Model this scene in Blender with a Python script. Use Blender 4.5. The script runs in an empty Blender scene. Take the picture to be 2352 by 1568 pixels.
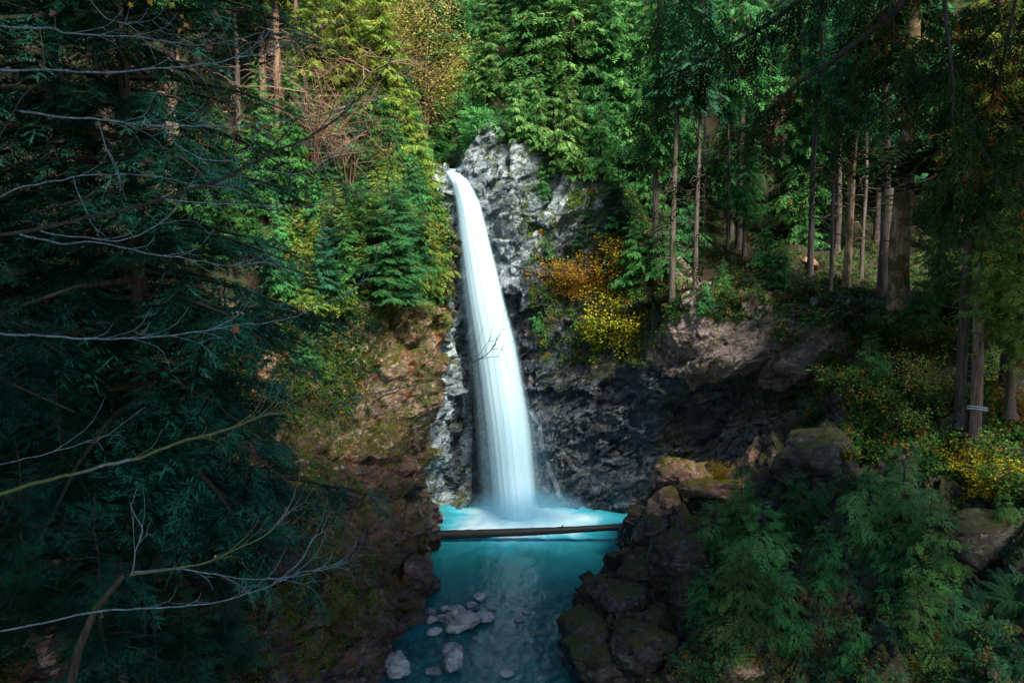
import bpy, math, random
import numpy as np
from mathutils import Vector, Matrix
from mathutils.bvhtree import BVHTree

R = math.radians
random.seed(7)
rng = np.random.default_rng(11)
scn = bpy.context.scene
C = scn.collection

# ------------------------------------------------------------------ camera
CAM_H, PITCH, F = 18.7, R(6.0), 2037.0        # F in pixels of a 2352 x 1568 frame
cam_d = bpy.data.cameras.new('camera')
cam_d.sensor_width = 36.0
cam_d.lens = F / 2352.0 * 36.0
cam_d.clip_start, cam_d.clip_end = 0.1, 1500.0
cam = bpy.data.objects.new('camera', cam_d)
C.objects.link(cam)
cam.location = (0, 0, CAM_H)
cam.rotation_euler = (R(90) - PITCH, 0, 0)
scn.camera = cam

# ------------------------------------------------------------------ sky, sun, exposure
SUN = Vector((0.36, -0.60, 0.74)).normalized()     # towards the sun
world = bpy.data.worlds.new('World')
scn.world = world
world.use_nodes = True
wn = world.node_tree.nodes
wn.clear()
sky = wn.new('ShaderNodeTexSky')
sky.sky_type = 'NISHITA'
sky.sun_disc = False
sky.sun_elevation = math.asin(SUN.z)
sky.sun_rotation = math.atan2(SUN.x, SUN.y)
sky.dust_density = 0.6
sky.ozone_density = 2.2
bg = wn.new('ShaderNodeBackground')
bg.inputs['Strength'].default_value = 0.095
wo = wn.new('ShaderNodeOutputWorld')
world.node_tree.links.new(sky.outputs[0], bg.inputs[0])
world.node_tree.links.new(bg.outputs[0], wo.inputs[0])
sd = bpy.data.lights.new('sun', 'SUN')
sd.energy = 4.5
sd.angle = R(20)
sd.color = (1.0, 0.90, 0.74)
so = bpy.data.objects.new('sun', sd)
so.rotation_euler = SUN.to_track_quat('Z', 'Y').to_euler()
C.objects.link(so)
vs = scn.view_settings
vs.view_transform, vs.look, vs.gamma = 'Standard', 'None', 1.0
vs.exposure = 1.25
scn.cycles.max_bounces = 4
scn.cycles.diffuse_bounces = 2
scn.cycles.glossy_bounces = 2
scn.cycles.transmission_bounces = 3
scn.cycles.transparent_max_bounces = 16
scn.cycles.volume_bounces = 1
scn.cycles.caustics_reflective = False
scn.cycles.caustics_refractive = False
scn.cycles.use_denoising = True
scn.cycles.sample_clamp_indirect = 4.0

# ------------------------------------------------------------------ geometry helpers
CAMP = Vector((0, 0, CAM_H))
FW = Vector((0, math.cos(PITCH), -math.sin(PITCH)))
UP = Vector((0, math.sin(PITCH), math.cos(PITCH)))

def ray(px, py):
    return FW + Vector((1, 0, 0)) * ((px - 1176) / F) + UP * ((784 - py) / F)

def at(px, py, Y):
    d = ray(px, py)
    return CAMP + d * (Y / d.y)

def atz(px, py, z):
    d = ray(px, py)
    return CAMP + d * ((z - CAM_H) / d.z)

def wl(px, py, z=-1.2):
    """a point below the waterline seen at px, py"""
    p = atz(px, py, 0.0)
    return Vector((p.x, p.y, z))

def tag(o, label=None, cat=None, group=None, kind=None):
    if label: o['label'] = label
    if cat: o['category'] = cat
    if group: o['group'] = group
    if kind: o['kind'] = kind
    return o

def mesh_np(name, V, Fc, mats, smooth=False, parent=None, midx=None):
    """V (n,3), Fc (m,k) of one size"""
    V = np.asarray(V, np.float32); Fc = np.asarray(Fc, np.int32)
    me = bpy.data.meshes.new(name)
    m, k = Fc.shape
    me.vertices.add(len(V)); me.vertices.foreach_set('co', V.ravel())
    me.loops.add(m * k); me.loops.foreach_set('vertex_index', Fc.ravel())
    me.polygons.add(m)
    me.polygons.foreach_set('loop_start', np.arange(0, m * k, k, dtype=np.int32))
    me.polygons.foreach_set('loop_total', np.full(m, k, np.int32))
    if smooth: me.polygons.foreach_set('use_smooth', np.ones(m, bool))
    if midx is not None: me.polygons.foreach_set('material_index', np.asarray(midx, np.int32))
    me.update(calc_edges=True)
    for q in (mats if isinstance(mats, (list, tuple)) else [mats]): me.materials.append(q)
    o = bpy.data.objects.new(name, me)
    C.objects.link(o)
    if parent: o.parent = parent
    return o

def quads_obj(name, Q, mat, parent=None):
    Q = np.asarray(Q).reshape(-1, 4, 3)
    n = len(Q)
    return mesh_np(name, Q.reshape(-1, 3), np.arange(n * 4).reshape(n, 4), mat, False, parent)

def empty(name, loc=(0, 0, 0)):
    o = bpy.data.objects.new(name, None)
    o.empty_display_size = 0.3
    o.location = loc
    C.objects.link(o)
    return o

class Tubes:
    def __init__(s): s.V, s.F, s.n = [], [], 0
    def add(s, pts, radii, seg=5, wob=0.0, r=None):
        pts = np.array([tuple(p) for p in pts], float); n = len(pts)
        radii = np.broadcast_to(np.asarray(radii, float), (n,))
        T = np.gradient(pts, axis=0); T /= np.linalg.norm(T, axis=1, keepdims=True) + 1e-9
        ref = np.array([0.13, 0.21, 0.97]) if abs(T[:, 2]).mean() < 0.8 else np.array([0.97, 0.21, 0.1])
        A = np.cross(T, ref); A /= np.linalg.norm(A, axis=1, keepdims=True) + 1e-9
        B = np.cross(T, A)
        a = np.arange(seg) / seg * 2 * math.pi
        rr = radii[:, None] * np.ones(seg)[None]
        if wob: rr = rr * (1 + wob * (r or rng).normal(size=rr.shape))
        ring = pts[:, None] + rr[..., None] * (np.cos(a)[None, :, None] * A[:, None] + np.sin(a)[None, :, None] * B[:, None])
        s.V.append(ring.reshape(-1, 3))
        i = np.arange(n - 1)[:, None] * seg; j = np.arange(seg)[None]; j2 = (j + 1) % seg
        f = np.stack([i + j, i + j2, i + seg + j2, i + seg + j], -1).reshape(-1, 4) + s.n
        s.F.append(f); s.n += n * seg
    def build(s, name, mat, parent=None):
        return mesh_np(name, np.concatenate(s.V), np.concatenate(s.F), mat, True, parent)

def smooth_poly(pts, n):
    """Catmull-Rom through pts -> n points"""
    P = np.array([tuple(p) for p in pts], float)
    return cr_eval(P, np.linspace(0, len(P) - 1, n))

def cr_eval(P, t):
    m = len(P)
    i = np.clip(np.floor(t).astype(int), 0, m - 2); f = t - i
    g = lambda k: P[np.clip(k, 0, m - 1)]
    sh = (-1,) + (1,) * (P.ndim - 1)
    f = f.reshape(sh)
    p0, p1, p2, p3 = g(i - 1), g(i), g(i + 1), g(i + 2)
    return 0.5 * (2 * p1 + (p2 - p0) * f + (2 * p0 - 5 * p1 + 4 * p2 - p3) * f ** 2 + (3 * p1 - p0 - 3 * p2 + p3) * f ** 3)

# ---- numpy noise
def h3(ix, iy, iz, s=0):
    h = (ix.astype(np.int64) * 374761393 + iy.astype(np.int64) * 668265263 + iz.astype(np.int64) * 2147483647 + s * 974634777) & 0xffffffff
    h = ((h ^ (h >> 13)) * 1274126177) & 0xffffffff
    h = ((h ^ (h >> 16)) * 2246822519) & 0xffffffff
    return ((h ^ (h >> 15)) & 0xffffff) / float(0x1000000)

def vnoise(P, s=0):
    i = np.floor(P).astype(np.int64); f = P - i; f = f * f * (3 - 2 * f)
    r = 0
    for dx in (0, 1):
        for dy in (0, 1):
            for dz in (0, 1):
                w = (f[:, 0] if dx else 1 - f[:, 0]) * (f[:, 1] if dy else 1 - f[:, 1]) * (f[:, 2] if dz else 1 - f[:, 2])
                r = r + w * h3(i[:, 0] + dx, i[:, 1] + dy, i[:, 2] + dz, s)
    return r * 2 - 1

def fbm(P, o=4, s=0):
    r, a = 0, 1.0
    for k in range(o):
        r = r + a * vnoise(P * 2 ** k, s + k); a *= 0.5
    return r

def facet(P, s=0, slope=0.9, jump=0.5):
    """angular blocks: each Voronoi cell gets its own tilted plane"""
    i0 = np.floor(P).astype(np.int64)
    best = np.full(len(P), 1e9); out = np.zeros(len(P))
    for dx in (-1, 0, 1):
        for dy in (-1, 0, 1):
            for dz in (-1, 0, 1):
                a, b, c = i0[:, 0] + dx, i0[:, 1] + dy, i0[:, 2] + dz
                fp = np.stack([a + h3(a, b, c, s), b + h3(a, b, c, s + 1), c + h3(a, b, c, s + 2)], 1)
                d = P - fp; dd = (d ** 2).sum(1)
                m = dd < best
                hh = jump * (h3(a, b, c, s + 3) * 2 - 1)
                g = slope * (np.stack([h3(a, b, c, s + 4), h3(a, b, c, s + 5), h3(a, b, c, s + 6)], 1) * 2 - 1)
                v = hh + (g * d).sum(1)
                best = np.where(m, dd, best); out = np.where(m, v, out)
    return out

Rb = np.array(Matrix.Rotation(R(38), 3, 'Y') @ Matrix.Rotation(R(20), 3, 'X'))   # bedding direction of the rock
TERR = []    # (V, F) lists for the ground lookup

def patch(name, net, nu, nv, mat, amp=1.0, seed=0, low=0.6, keep_edge=0.0, kind='structure', fac=1.0, solid=True):
    """net: rows of columns of points -> rocky surface grid"""
    N = np.array([[tuple(p) for p in row] for row in net], float)
    A = cr_eval(N, np.linspace(0, N.shape[0] - 1, nv))
    B = cr_eval(A.transpose(1, 0, 2), np.linspace(0, N.shape[1] - 1, nu)).transpose(1, 0, 2)
    du = np.gradient(B, axis=1); dv = np.gradient(B, axis=0)
    Nn = np.cross(du, dv); Nn /= np.linalg.norm(Nn, axis=2, keepdims=True) + 1e-9
    P = B.reshape(-1, 3); Nn = Nn.reshape(-1, 3)
    # face the camera / up
    toc = np.array([0, 0, CAM_H + 10]) - P
    flip = np.sign((Nn * toc).sum(1).mean()) or 1
    Nn = Nn * flip
    Q = P @ Rb.T
    st = np.array([1.0, 1.0, 2.2])
    W = Q + 0.25 * np.stack([fbm(Q * 0.8, 2, 60), fbm(Q * 0.8, 2, 70), fbm(Q * 0.8, 2, 80)], 1)
    d = low * fbm(P * 0.22, 3, seed + 1) + fac * 0.35 * np.abs(vnoise(W * st / 2.6, seed + 77))
    d = d + fac * (1.0 * facet(W * st / 4.6, seed + 10, 1.1, 0.7) + 0.50 * facet(W * st / 1.9, seed + 20, 1.0, 0.6) + 0.20 * facet(W * st / 0.65, seed + 30, 1.1, 0.6))
    d = d + 0.05 * fbm(P * 2.5, 3, seed + 5)
    P = P + Nn * (amp * d)[:, None]
    idx = np.arange(nu * nv).reshape(nv, nu)
    f = np.stack([idx[:-1, :-1], idx[:-1, 1:], idx[1:, 1:], idx[1:, :-1]], -1).reshape(-1, 4)
    if flip > 0: f = f  # orientation only matters for shading of two-sided faces
    o = mesh_np(name, P, f if flip > 0 else f[:, ::-1], mat, False)
    tag(o, kind=kind)
    TERR.append((P, f))
    return o, P.reshape(nv, nu, 3)

_bvh = [None]
def bvh():
    if _bvh[0] is None:
        V, Fs, n = [], [], 0
        for P, f in TERR:
            V.append(P); Fs.append(f + n); n += len(P)
        V = np.concatenate(V); Fs = np.concatenate(Fs)
        _bvh[0] = BVHTree.FromPolygons([tuple(v) for v in V.tolist()], Fs.tolist())
    return _bvh[0]

def hit(px, py):
    d = ray(px, py).normalized()
    p, n, i, t = bvh().ray_cast(CAMP, d)
    return (p, n) if p is not None else (None, None)

def drop(x, y, z=90):
    p, n, i, t = bvh().ray_cast(Vector((x, y, z)), Vector((0, 0, -1)))
    return p

def scale_at(p):     # pixels (2352 frame) per metre
    return F / max((Vector(p) - CAMP).dot(FW), 0.1)

# ------------------------------------------------------------------ node helpers
class NT:
    def __init__(s, name, disp=False):
        s.m = bpy.data.materials.new(name); s.m.use_nodes = True
        s.t = s.m.node_tree; s.t.nodes.clear()
        s.out = s.t.nodes.new('ShaderNodeOutputMaterial')
    def n(s, typ, **kw):
        x = s.t.nodes.new(typ)
        for k, v in kw.items():
            if k.startswith('i_'):
                key = k[2:]
                key = int(key) if key.isdigit() else key.replace('_', ' ')
                s.set(x.inputs[key], v)
            else: setattr(x, k, v)
        return x
    def set(s, sock, v):
        if hasattr(v, 'is_linked') or isinstance(v, bpy.types.NodeSocket): s.t.links.new(v, sock)
        elif isinstance(v, (tuple, list)) and len(v) == 3 and sock.type == 'RGBA': sock.default_value = (*v, 1)
        else: sock.default_value = v
    def coord(s): return s.n('ShaderNodeNewGeometry').outputs['Position']
    def objc(s): return s.n('ShaderNodeTexCoord').outputs['Object']
    def mapv(s, v, scale=(1, 1, 1), rot=(0, 0, 0), loc=(0, 0, 0)):
        x = s.n('ShaderNodeMapping'); s.set(x.inputs[0], v)
        x.inputs['Scale'].default_value = scale; x.inputs['Rotation'].default_value = rot; x.inputs['Location'].default_value = loc
        return x.outputs[0]
    def noise(s, v, scale, detail=4, rough=0.55, dist=0.0):
        x = s.n('ShaderNodeTexNoise'); s.set(x.inputs['Vector'], v)
        x.inputs['Scale'].default_value = scale; x.inputs['Detail'].default_value = detail
        x.inputs['Roughness'].default_value = rough; x.inputs['Distortion'].default_value = dist
        return x.outputs['Fac']
    def voro(s, v, scale, feature='F1', rnd=1.0):
        x = s.n('ShaderNodeTexVoronoi', feature=feature); s.set(x.inputs['Vector'], v)
        x.inputs['Scale'].default_value = scale; x.inputs['Randomness'].default_value = rnd
        return x
    def ramp(s, f, a, b, lo=0.0, hi=1.0):
        x = s.n('ShaderNodeMapRange'); x.clamp = True; x.interpolation_type = 'SMOOTHSTEP'
        s.set(x.inputs[0], f); x.inputs[1].default_value = a; x.inputs[2].default_value = b
        x.inputs[3].default_value = lo; x.inputs[4].default_value = hi
        return x.outputs[0]
    def math(s, op, a, b=0.0):
        x = s.n('ShaderNodeMath', operation=op); s.set(x.inputs[0], a); s.set(x.inputs[1], b)
        return x.outputs[0]
    def mix(s, f, a, b, mode='MIX'):
        x = s.n('ShaderNodeMix', data_type='RGBA', blend_type=mode)
        s.set(x.inputs['Factor'], f); s.set(x.inputs[6], a); s.set(x.inputs[7], b)
        return x.outputs[2]
    def bump(s, h, strength=0.5, dist=0.1, normal=None):
        x = s.n('ShaderNodeBump'); s.set(x.inputs['Height'], h)
        x.inputs['Strength'].default_value = strength; x.inputs['Distance'].default_value = dist
        if normal is not None: s.set(x.inputs['Normal'], normal)
        return x.outputs[0]
    def done(s, sh): s.t.links.new(sh, s.out.inputs[0]); return s.m

def rock_mat(name, a, b, moss=0.3, rust=0.0, pale=0.3, wet=0.0, mossc=(0.055, 0.075, 0.012), litter=0.0, cracks=1.0, chunk=0.0, chunk_glint_col=(0.68, 0.54, 0.42)):
    t = NT(name); P = t.coord()
    geo = t.n('ShaderNodeNewGeometry'); nz = t.n('ShaderNodeSeparateXYZ', i_0=geo.outputs['Normal']).outputs[2]
    Pm = t.mapv(P, (1, 1, 2.4), (R(20), R(38), 0))
    n1 = t.noise(Pm, 0.55, 6, 0.6, 0.6); n2 = t.noise(Pm, 3.0, 6, 0.65, 0.3); n3 = t.noise(P, 11.0, 4, 0.6)
    col = t.mix(t.ramp(n1, 0.36, 0.64), a, b)
    col = t.mix(t.ramp(n2, 0.45, 0.75, 0.0, 0.6), col, tuple(x * 0.35 for x in a))
    vor = t.n('ShaderNodeSeparateColor', i_0=t.voro(t.mapv(Pm, (1,1,1)), 0.75).outputs['Color']).outputs[0]
    col = t.mix(0.55, col, t.mix(1.0, col, vor, 'SOFT_LIGHT'))
    if rust: col = t.mix(t.math('MULTIPLY', t.ramp(t.noise(P, 0.7, 5, 0.62, 0.8), 0.52, 0.66), rust), col, (0.30, 0.085, 0.025))
    if pale:
        col = t.mix(t.math('MULTIPLY', t.ramp(t.noise(Pm, 1.7, 7, 0.68, 0.5), 0.55, 0.68), pale), col, (0.46, 0.42, 0.37))
        col = t.mix(t.math('MULTIPLY', t.ramp(n3, 0.64, 0.70), pale * .6), col, (0.50, 0.50, 0.46))
    if chunk:
        vc = t.voro(t.mapv(P, (1, 1, 1.3)), 2.6); vr = t.n('ShaderNodeSeparateColor', i_0=vc.outputs['Color']).outputs[1]
        ck = t.math('MULTIPLY', t.ramp(t.math('ADD', vc.outputs['Distance'], t.math('MULTIPLY', n3, 0.5)), 0.62, 0.50), t.ramp(vr, 0.50, 0.56))
        ck = t.math('MULTIPLY', ck, t.ramp(t.noise(P, 0.45, 3), 0.40, 0.52))
        col = t.mix(t.math('MULTIPLY', ck, chunk), col, t.mix(n3, tuple(x * 0.5 for x in chunk_glint_col), chunk_glint_col))
    ck2 = t.ramp(t.voro(t.mapv(Pm, (1, 1, 1.5)), 3.4, 'DISTANCE_TO_EDGE').outputs['Distance'], 0.0, 0.05, 1.0 - 0.55 * cracks, 1.0)
    col = t.mix(1.0, col, ck2, 'MULTIPLY')
    crack = t.voro(Pm, 1.1, 'DISTANCE_TO_EDGE').outputs['Distance']
    crk = t.ramp(crack, 0.0, 0.035, 1.0 - 0.7 * cracks, 1.0)
    col = t.mix(1.0, col, crk, 'MULTIPLY')
    if litter: col = t.mix(t.math('MULTIPLY', t.ramp(t.noise(P, 4.5, 5, 0.7), 0.54, 0.62), litter), col, (0.17, 0.055, 0.02))
    mz = t.math('ADD', t.noise(P, 1.3, 7, 0.7, 0.2), t.math('MULTIPLY', nz, 0.28))
    mk = t.ramp(mz, 0.86 - moss * 0.55, 0.94 - moss * 0.55)
    mc = t.mix(t.noise(P, 5.0, 5, 0.7), tuple(x * 0.35 for x in mossc), tuple(min(1, x * 1.7) for x in mossc))
    col = t.mix(mk, col, mc)
    wetn = t.ramp(t.noise(P, 0.5, 3), 0.35, 0.62)
    rough = t.math('SUBTRACT', 0.86, t.math('MULTIPLY', wetn, 0.55 * wet))
    rough = t.math('MAXIMUM', rough, t.math('MULTIPLY', mk, 0.9))
    h = t.math('ADD', t.math('MULTIPLY', n2, 0.9), t.math('ADD', t.math('MULTIPLY', n3, 0.25), t.math('MULTIPLY', t.math('MULTIPLY', mk, t.noise(P, 22, 3)), 0.5)))
    h = t.math('ADD', h, t.math('MULTIPLY', ck2, 0.35 * cracks))
    nb = t.bump(h, 0.7, 0.10)
    for sc_, am_ in ((1.25, 0.55), (3.2, 0.45)):
        vv = t.n('ShaderNodeVectorMath', operation='SUBTRACT'); t.set(vv.inputs[0], t.voro(t.mapv(Pm, (1, 1, 1.6)), sc_).outputs['Color']); vv.inputs[1].default_value = (.5, .5, .5)
        v2 = t.n('ShaderNodeVectorMath', operation='SCALE'); t.set(v2.inputs[0], vv.outputs[0]); v2.inputs['Scale'].default_value = am_
        v3 = t.n('ShaderNodeVectorMath', operation='ADD'); t.set(v3.inputs[0], nb); t.set(v3.inputs[1], v2.outputs[0])
        v4 = t.n('ShaderNodeVectorMath', operation='NORMALIZE'); t.set(v4.inputs[0], v3.outputs[0]); nb = v4.outputs[0]
    p = t.n('ShaderNodeBsdfPrincipled'); t.set(p.inputs['Base Color'], col); t.set(p.inputs['Roughness'], rough); t.set(p.inputs['Normal'], nb)
    p.inputs['Specular IOR Level'].default_value = 0.25 + 0.3 * wet
    return t.done(p.outputs[0])

def soil_mat(name, a, b, moss=0.3):
    t = NT(name); P = t.coord()
    col = t.mix(t.ramp(t.noise(P, 2.2, 6, 0.7), 0.4, 0.62), a, b)
    col = t.mix(t.ramp(t.noise(P, 9, 4, 0.7), 0.56, 0.62, 0, 0.7), col, (0.16, 0.07, 0.03))
    col = t.mix(t.ramp(t.noise(P, 0.6, 5, 0.65, 0.4), 0.62 - moss * 0.3, 0.70 - moss * 0.3), col, t.mix(t.noise(P, 6, 4), (0.012, 0.022, 0.005), (0.05, 0.07, 0.015)))
    p = t.n('ShaderNodeBsdfPrincipled'); t.set(p.inputs['Base Color'], col); p.inputs['Roughness'].default_value = 0.95
    t.set(p.inputs['Normal'], t.bump(t.math('ADD', t.noise(P, 3, 6, 0.7), t.noise(P, 14, 3)), 0.9, 0.18))
    return t.done(p.outputs[0])

def leaf_mat(name, cols, trans=0.3, rough=0.55, odd=None, odd_amt=0.03, hue=0.25):
    """cols: dark .. light leaf colours; odd: colour of a few dead sprays"""
    t = NT(name); P = t.coord()
    ri = t.n('ShaderNodeNewGeometry').outputs['Random Per Island']
    ob = t.n('ShaderNodeObjectInfo').outputs['Random']
    f = t.math('ADD', t.math('MULTIPLY', ri, 0.40), t.math('MULTIPLY', t.ramp(t.noise(P, 0.9, 3), 0.33, 0.67), 0.45))
    f = t.math('ADD', f, t.math('MULTIPLY', ob, 0.15))
    cr = t.n('ShaderNodeValToRGB'); t.set(cr.inputs[0], f)
    e = cr.color_ramp.elements
    e[0].position = 0.12; e[0].color = (*cols[0], 1); e[1].position = 0.9; e[1].color = (*cols[-1], 1)
    for k, c in enumerate(cols[1:-1]):
        x = e.new(0.12 + 0.78 * (k + 1) / (len(cols) - 1)); x.color = (*c, 1)
    col = cr.outputs[0]
    hs = t.n('ShaderNodeHueSaturation'); t.set(hs.inputs['Color'], col)
    t.set(hs.inputs['Hue'], t.ramp(ob, 0, 1, 0.5 - 0.05 * hue, 0.5 + 0.10 * hue))
    t.set(hs.inputs['Value'], t.ramp(t.math('FRACT', t.math('MULTIPLY', ob, 7.31)), 0, 1, 0.75, 1.25))
    col = hs.outputs[0]
    if odd:
        w = t.math('FRACT', t.math('MULTIPLY', ri, 37.7))
        k = t.math('MULTIPLY', t.math('LESS_THAN', w, 0.5), t.ramp(t.noise(P, 1.6, 2), 0.66 - odd_amt, 0.69 - odd_amt))
        col = t.mix(k, col, odd)
    d = t.n('ShaderNodeBsdfPrincipled'); t.set(d.inputs['Base Color'], col); d.inputs['Roughness'].default_value = rough
    d.inputs['Specular IOR Level'].default_value = 0.06
    tr = t.n('ShaderNodeBsdfTranslucent'); t.set(tr.inputs[0], t.mix(0.35, col, (0.30, 0.35, 0.02), 'SCREEN') if False else col)
    mx = t.n('ShaderNodeMixShader'); mx.inputs[0].default_value = trans
    t.t.links.new(d.outputs[0], mx.inputs[1]); t.t.links.new(tr.outputs[0], mx.inputs[2])
    return t.done(mx.outputs[0])

def bark_mat(name, a, b, moss=0.3, scale=1.0, mossc=(0.05, 0.07, 0.012)):
    t = NT(name); P = t.coord()
    Ps = t.mapv(P, (9 * scale, 9 * scale, 0.9 * scale))
    n = t.noise(Ps, 1.0, 5, 0.6, 0.4)
    col = t.mix(t.ramp(n, 0.35, 0.65), a, b)
    col = t.mix(t.ramp(t.noise(P, 1.1, 5, 0.65), 0.66 - moss * 0.3, 0.72 - moss * 0.25, 0, 0.85), col, t.mix(t.noise(P, 8, 3), tuple(x * 0.4 for x in mossc), mossc))
    p = t.n('ShaderNodeBsdfPrincipled'); t.set(p.inputs['Base Color'], col); p.inputs['Roughness'].default_value = 0.9
    t.set(p.inputs['Normal'], t.bump(n, 0.9, 0.05 / scale))
    return t.done(p.outputs[0])

M = {}
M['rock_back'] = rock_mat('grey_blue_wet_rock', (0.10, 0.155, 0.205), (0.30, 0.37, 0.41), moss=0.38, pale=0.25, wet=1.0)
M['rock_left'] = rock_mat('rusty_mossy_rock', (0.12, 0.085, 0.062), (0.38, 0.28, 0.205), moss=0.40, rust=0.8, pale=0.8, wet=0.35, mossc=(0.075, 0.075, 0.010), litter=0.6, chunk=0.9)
M['rock_right'] = rock_mat('dark_mossy_rock', (0.014, 0.018, 0.021), (0.062, 0.056, 0.048), moss=0.36, rust=0.1, pale=0.30, wet=0.6, mossc=(0.035, 0.040, 0.008), litter=0.25, chunk=0.45, chunk_glint_col=(0.16, 0.19, 0.23))  # bluish blotches paint glossy facet highlights onto the dark rock
M['rock_wet'] = rock_mat('black_wet_rock', (0.012, 0.022, 0.036), (0.045, 0.062, 0.082), moss=0.22, pale=0.3, wet=1.0, mossc=(0.03, 0.04, 0.008), chunk=0.5, chunk_glint_col=(0.16, 0.22, 0.28))  # blue-grey blotches are facet highlights painted into the wet wall colour
M['rock_pink'] = rock_mat('pinkish_grey_rock', (0.15, 0.12, 0.115), (0.27, 0.22, 0.21), moss=0.28, rust=0.2, pale=0.35, wet=0.3)
M['boulder'] = rock_mat('pale_grey_boulder', (0.22, 0.24, 0.25), (0.50, 0.49, 0.46), moss=-0.2, pale=0.4, wet=0.8, cracks=0.1)
M['soil'] = soil_mat('forest_floor', (0.018, 0.012, 0.008), (0.050, 0.027, 0.016), 0.6)
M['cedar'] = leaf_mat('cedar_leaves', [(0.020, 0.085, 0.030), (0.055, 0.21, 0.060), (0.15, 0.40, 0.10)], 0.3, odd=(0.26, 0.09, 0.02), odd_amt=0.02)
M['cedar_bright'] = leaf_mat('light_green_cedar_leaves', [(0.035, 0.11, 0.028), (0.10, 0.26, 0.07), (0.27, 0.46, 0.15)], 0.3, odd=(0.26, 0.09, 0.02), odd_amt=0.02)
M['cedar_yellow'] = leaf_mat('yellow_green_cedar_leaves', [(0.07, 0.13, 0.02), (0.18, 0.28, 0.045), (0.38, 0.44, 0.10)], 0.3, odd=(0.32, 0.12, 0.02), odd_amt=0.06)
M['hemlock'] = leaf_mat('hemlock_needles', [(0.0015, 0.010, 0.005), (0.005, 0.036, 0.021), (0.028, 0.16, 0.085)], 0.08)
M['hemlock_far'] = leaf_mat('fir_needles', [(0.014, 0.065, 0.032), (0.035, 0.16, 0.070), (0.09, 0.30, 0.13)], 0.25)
M['overhang'] = leaf_mat('shade_toned_cedar_leaves', [(0.006, 0.018, 0.006), (0.013, 0.040, 0.010), (0.028, 0.075, 0.016)], 0.25, odd=(0.22, 0.06, 0.012), odd_amt=0.06)  # near-black greens put silhouette shade into the leaf colour
M['maple_yellow'] = leaf_mat('yellow_maple_leaves', [(0.22, 0.17, 0.02), (0.48, 0.34, 0.02), (0.62, 0.50, 0.04)], 0.4)
M['maple_orange'] = leaf_mat('orange_maple_leaves', [(0.16, 0.09, 0.025), (0.36, 0.18, 0.03), (0.50, 0.32, 0.05)], 0.4)
M['maple_gold'] = leaf_mat('gold_green_maple_leaves', [(0.20, 0.24, 0.02), (0.48, 0.50, 0.04), (0.75, 0.66, 0.06)], 0.4)
M['maple_lime'] = leaf_mat('yellow_green_leaves', [(0.18, 0.22, 0.05), (0.42, 0.42, 0.10), (0.66, 0.56, 0.16)], 0.4)
M['fern'] = leaf_mat('fern_fronds', [(0.015, 0.06, 0.03), (0.03, 0.11, 0.05), (0.06, 0.17, 0.06)], 0.25)
M['fern_teal'] = leaf_mat('shaded_fern_fronds', [(0.02, 0.09, 0.08), (0.04, 0.14, 0.12), (0.07, 0.20, 0.16)], 0.2)
M['under'] = leaf_mat('low_green_leaves', [(0.02, 0.06, 0.012), (0.06, 0.14, 0.03), (0.16, 0.26, 0.05)], 0.3, odd=(0.30, 0.12, 0.02), odd_amt=0.10)
M['autumn'] = leaf_mat('fallen_autumn_leaves', [(0.16, 0.035, 0.015), (0.34, 0.12, 0.02), (0.50, 0.36, 0.03)], 0.3)
M['moss'] = leaf_mat('moss_tufts', [(0.03, 0.045, 0.008), (0.08, 0.10, 0.012), (0.16, 0.16, 0.02)], 0.2)
M['bark_grey'] = bark_mat('grey_cedar_bark', (0.045, 0.036, 0.032), (0.125, 0.098, 0.088), 0.35)
M['bark_warm'] = bark_mat('reddish_cedar_bark', (0.14, 0.075, 0.05), (0.34, 0.23, 0.17), 0.1)
M['bark_dark'] = bark_mat('dark_bark', (0.030, 0.022, 0.018), (0.075, 0.06, 0.05), 0.5)
M['bark_mossy'] = bark_mat('mossy_grey_bark', (0.19, 0.12, 0.075), (0.44, 0.30, 0.20), 0.75, mossc=(0.12, 0.10, 0.015))
M['twig_pale'] = bark_mat('pale_grey_twig', (0.09, 0.13, 0.16), (0.22, 0.30, 0.36), 0.0, 3)
M['twig_dark'] = bark_mat('dark_twig', (0.018, 0.015, 0.015), (0.050, 0.043, 0.043), 0.0, 3)
M['twig_moss'] = bark_mat('mossy_twig', (0.12, 0.13, 0.13), (0.26, 0.28, 0.29), 0.9, 3, mossc=(0.14, 0.17, 0.02))
M['rock_low'] = rock_mat('dark_brown_wet_rock', (0.026, 0.021, 0.024), (0.085, 0.060, 0.056), moss=0.24, rust=0.35, pale=0.25, wet=0.6, mossc=(0.05, 0.055, 0.008), litter=0.8, chunk=0.5, chunk_glint_col=(0.20, 0.20, 0.22))
M['rock_tan'] = rock_mat('tan_mossy_ledge_rock', (0.14, 0.09, 0.065), (0.34, 0.22, 0.16), moss=0.30, rust=0.2, pale=0.2, wet=0.2, mossc=(0.12, 0.11, 0.012), litter=0.5)
M['twig_brown'] = bark_mat('brown_twig', (0.16, 0.09, 0.06), (0.33, 0.21, 0.15), 0.0, 3)
t = NT('wet_log_wood'); Pl = t.coord(); nl = t.noise(t.mapv(Pl, (0.8, 9, 9)), 1.0, 5, 0.6, 0.3)
cl_ = t.mix(t.ramp(nl, 0.35, 0.65), (0.004, 0.004, 0.005), (0.018, 0.014, 0.013))
cl_ = t.mix(t.ramp(t.noise(Pl, 1.3, 5, 0.65), 0.56, 0.64, 0, 0.8), cl_, (0.014, 0.020, 0.006))
pp = t.n('ShaderNodeBsdfPrincipled'); t.set(pp.inputs['Base Color'], cl_); pp.inputs['Roughness'].default_value = 0.55; t.set(pp.inputs['Normal'], t.bump(nl, 0.9, 0.04))
M['log'] = t.done(pp.outputs[0])

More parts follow.
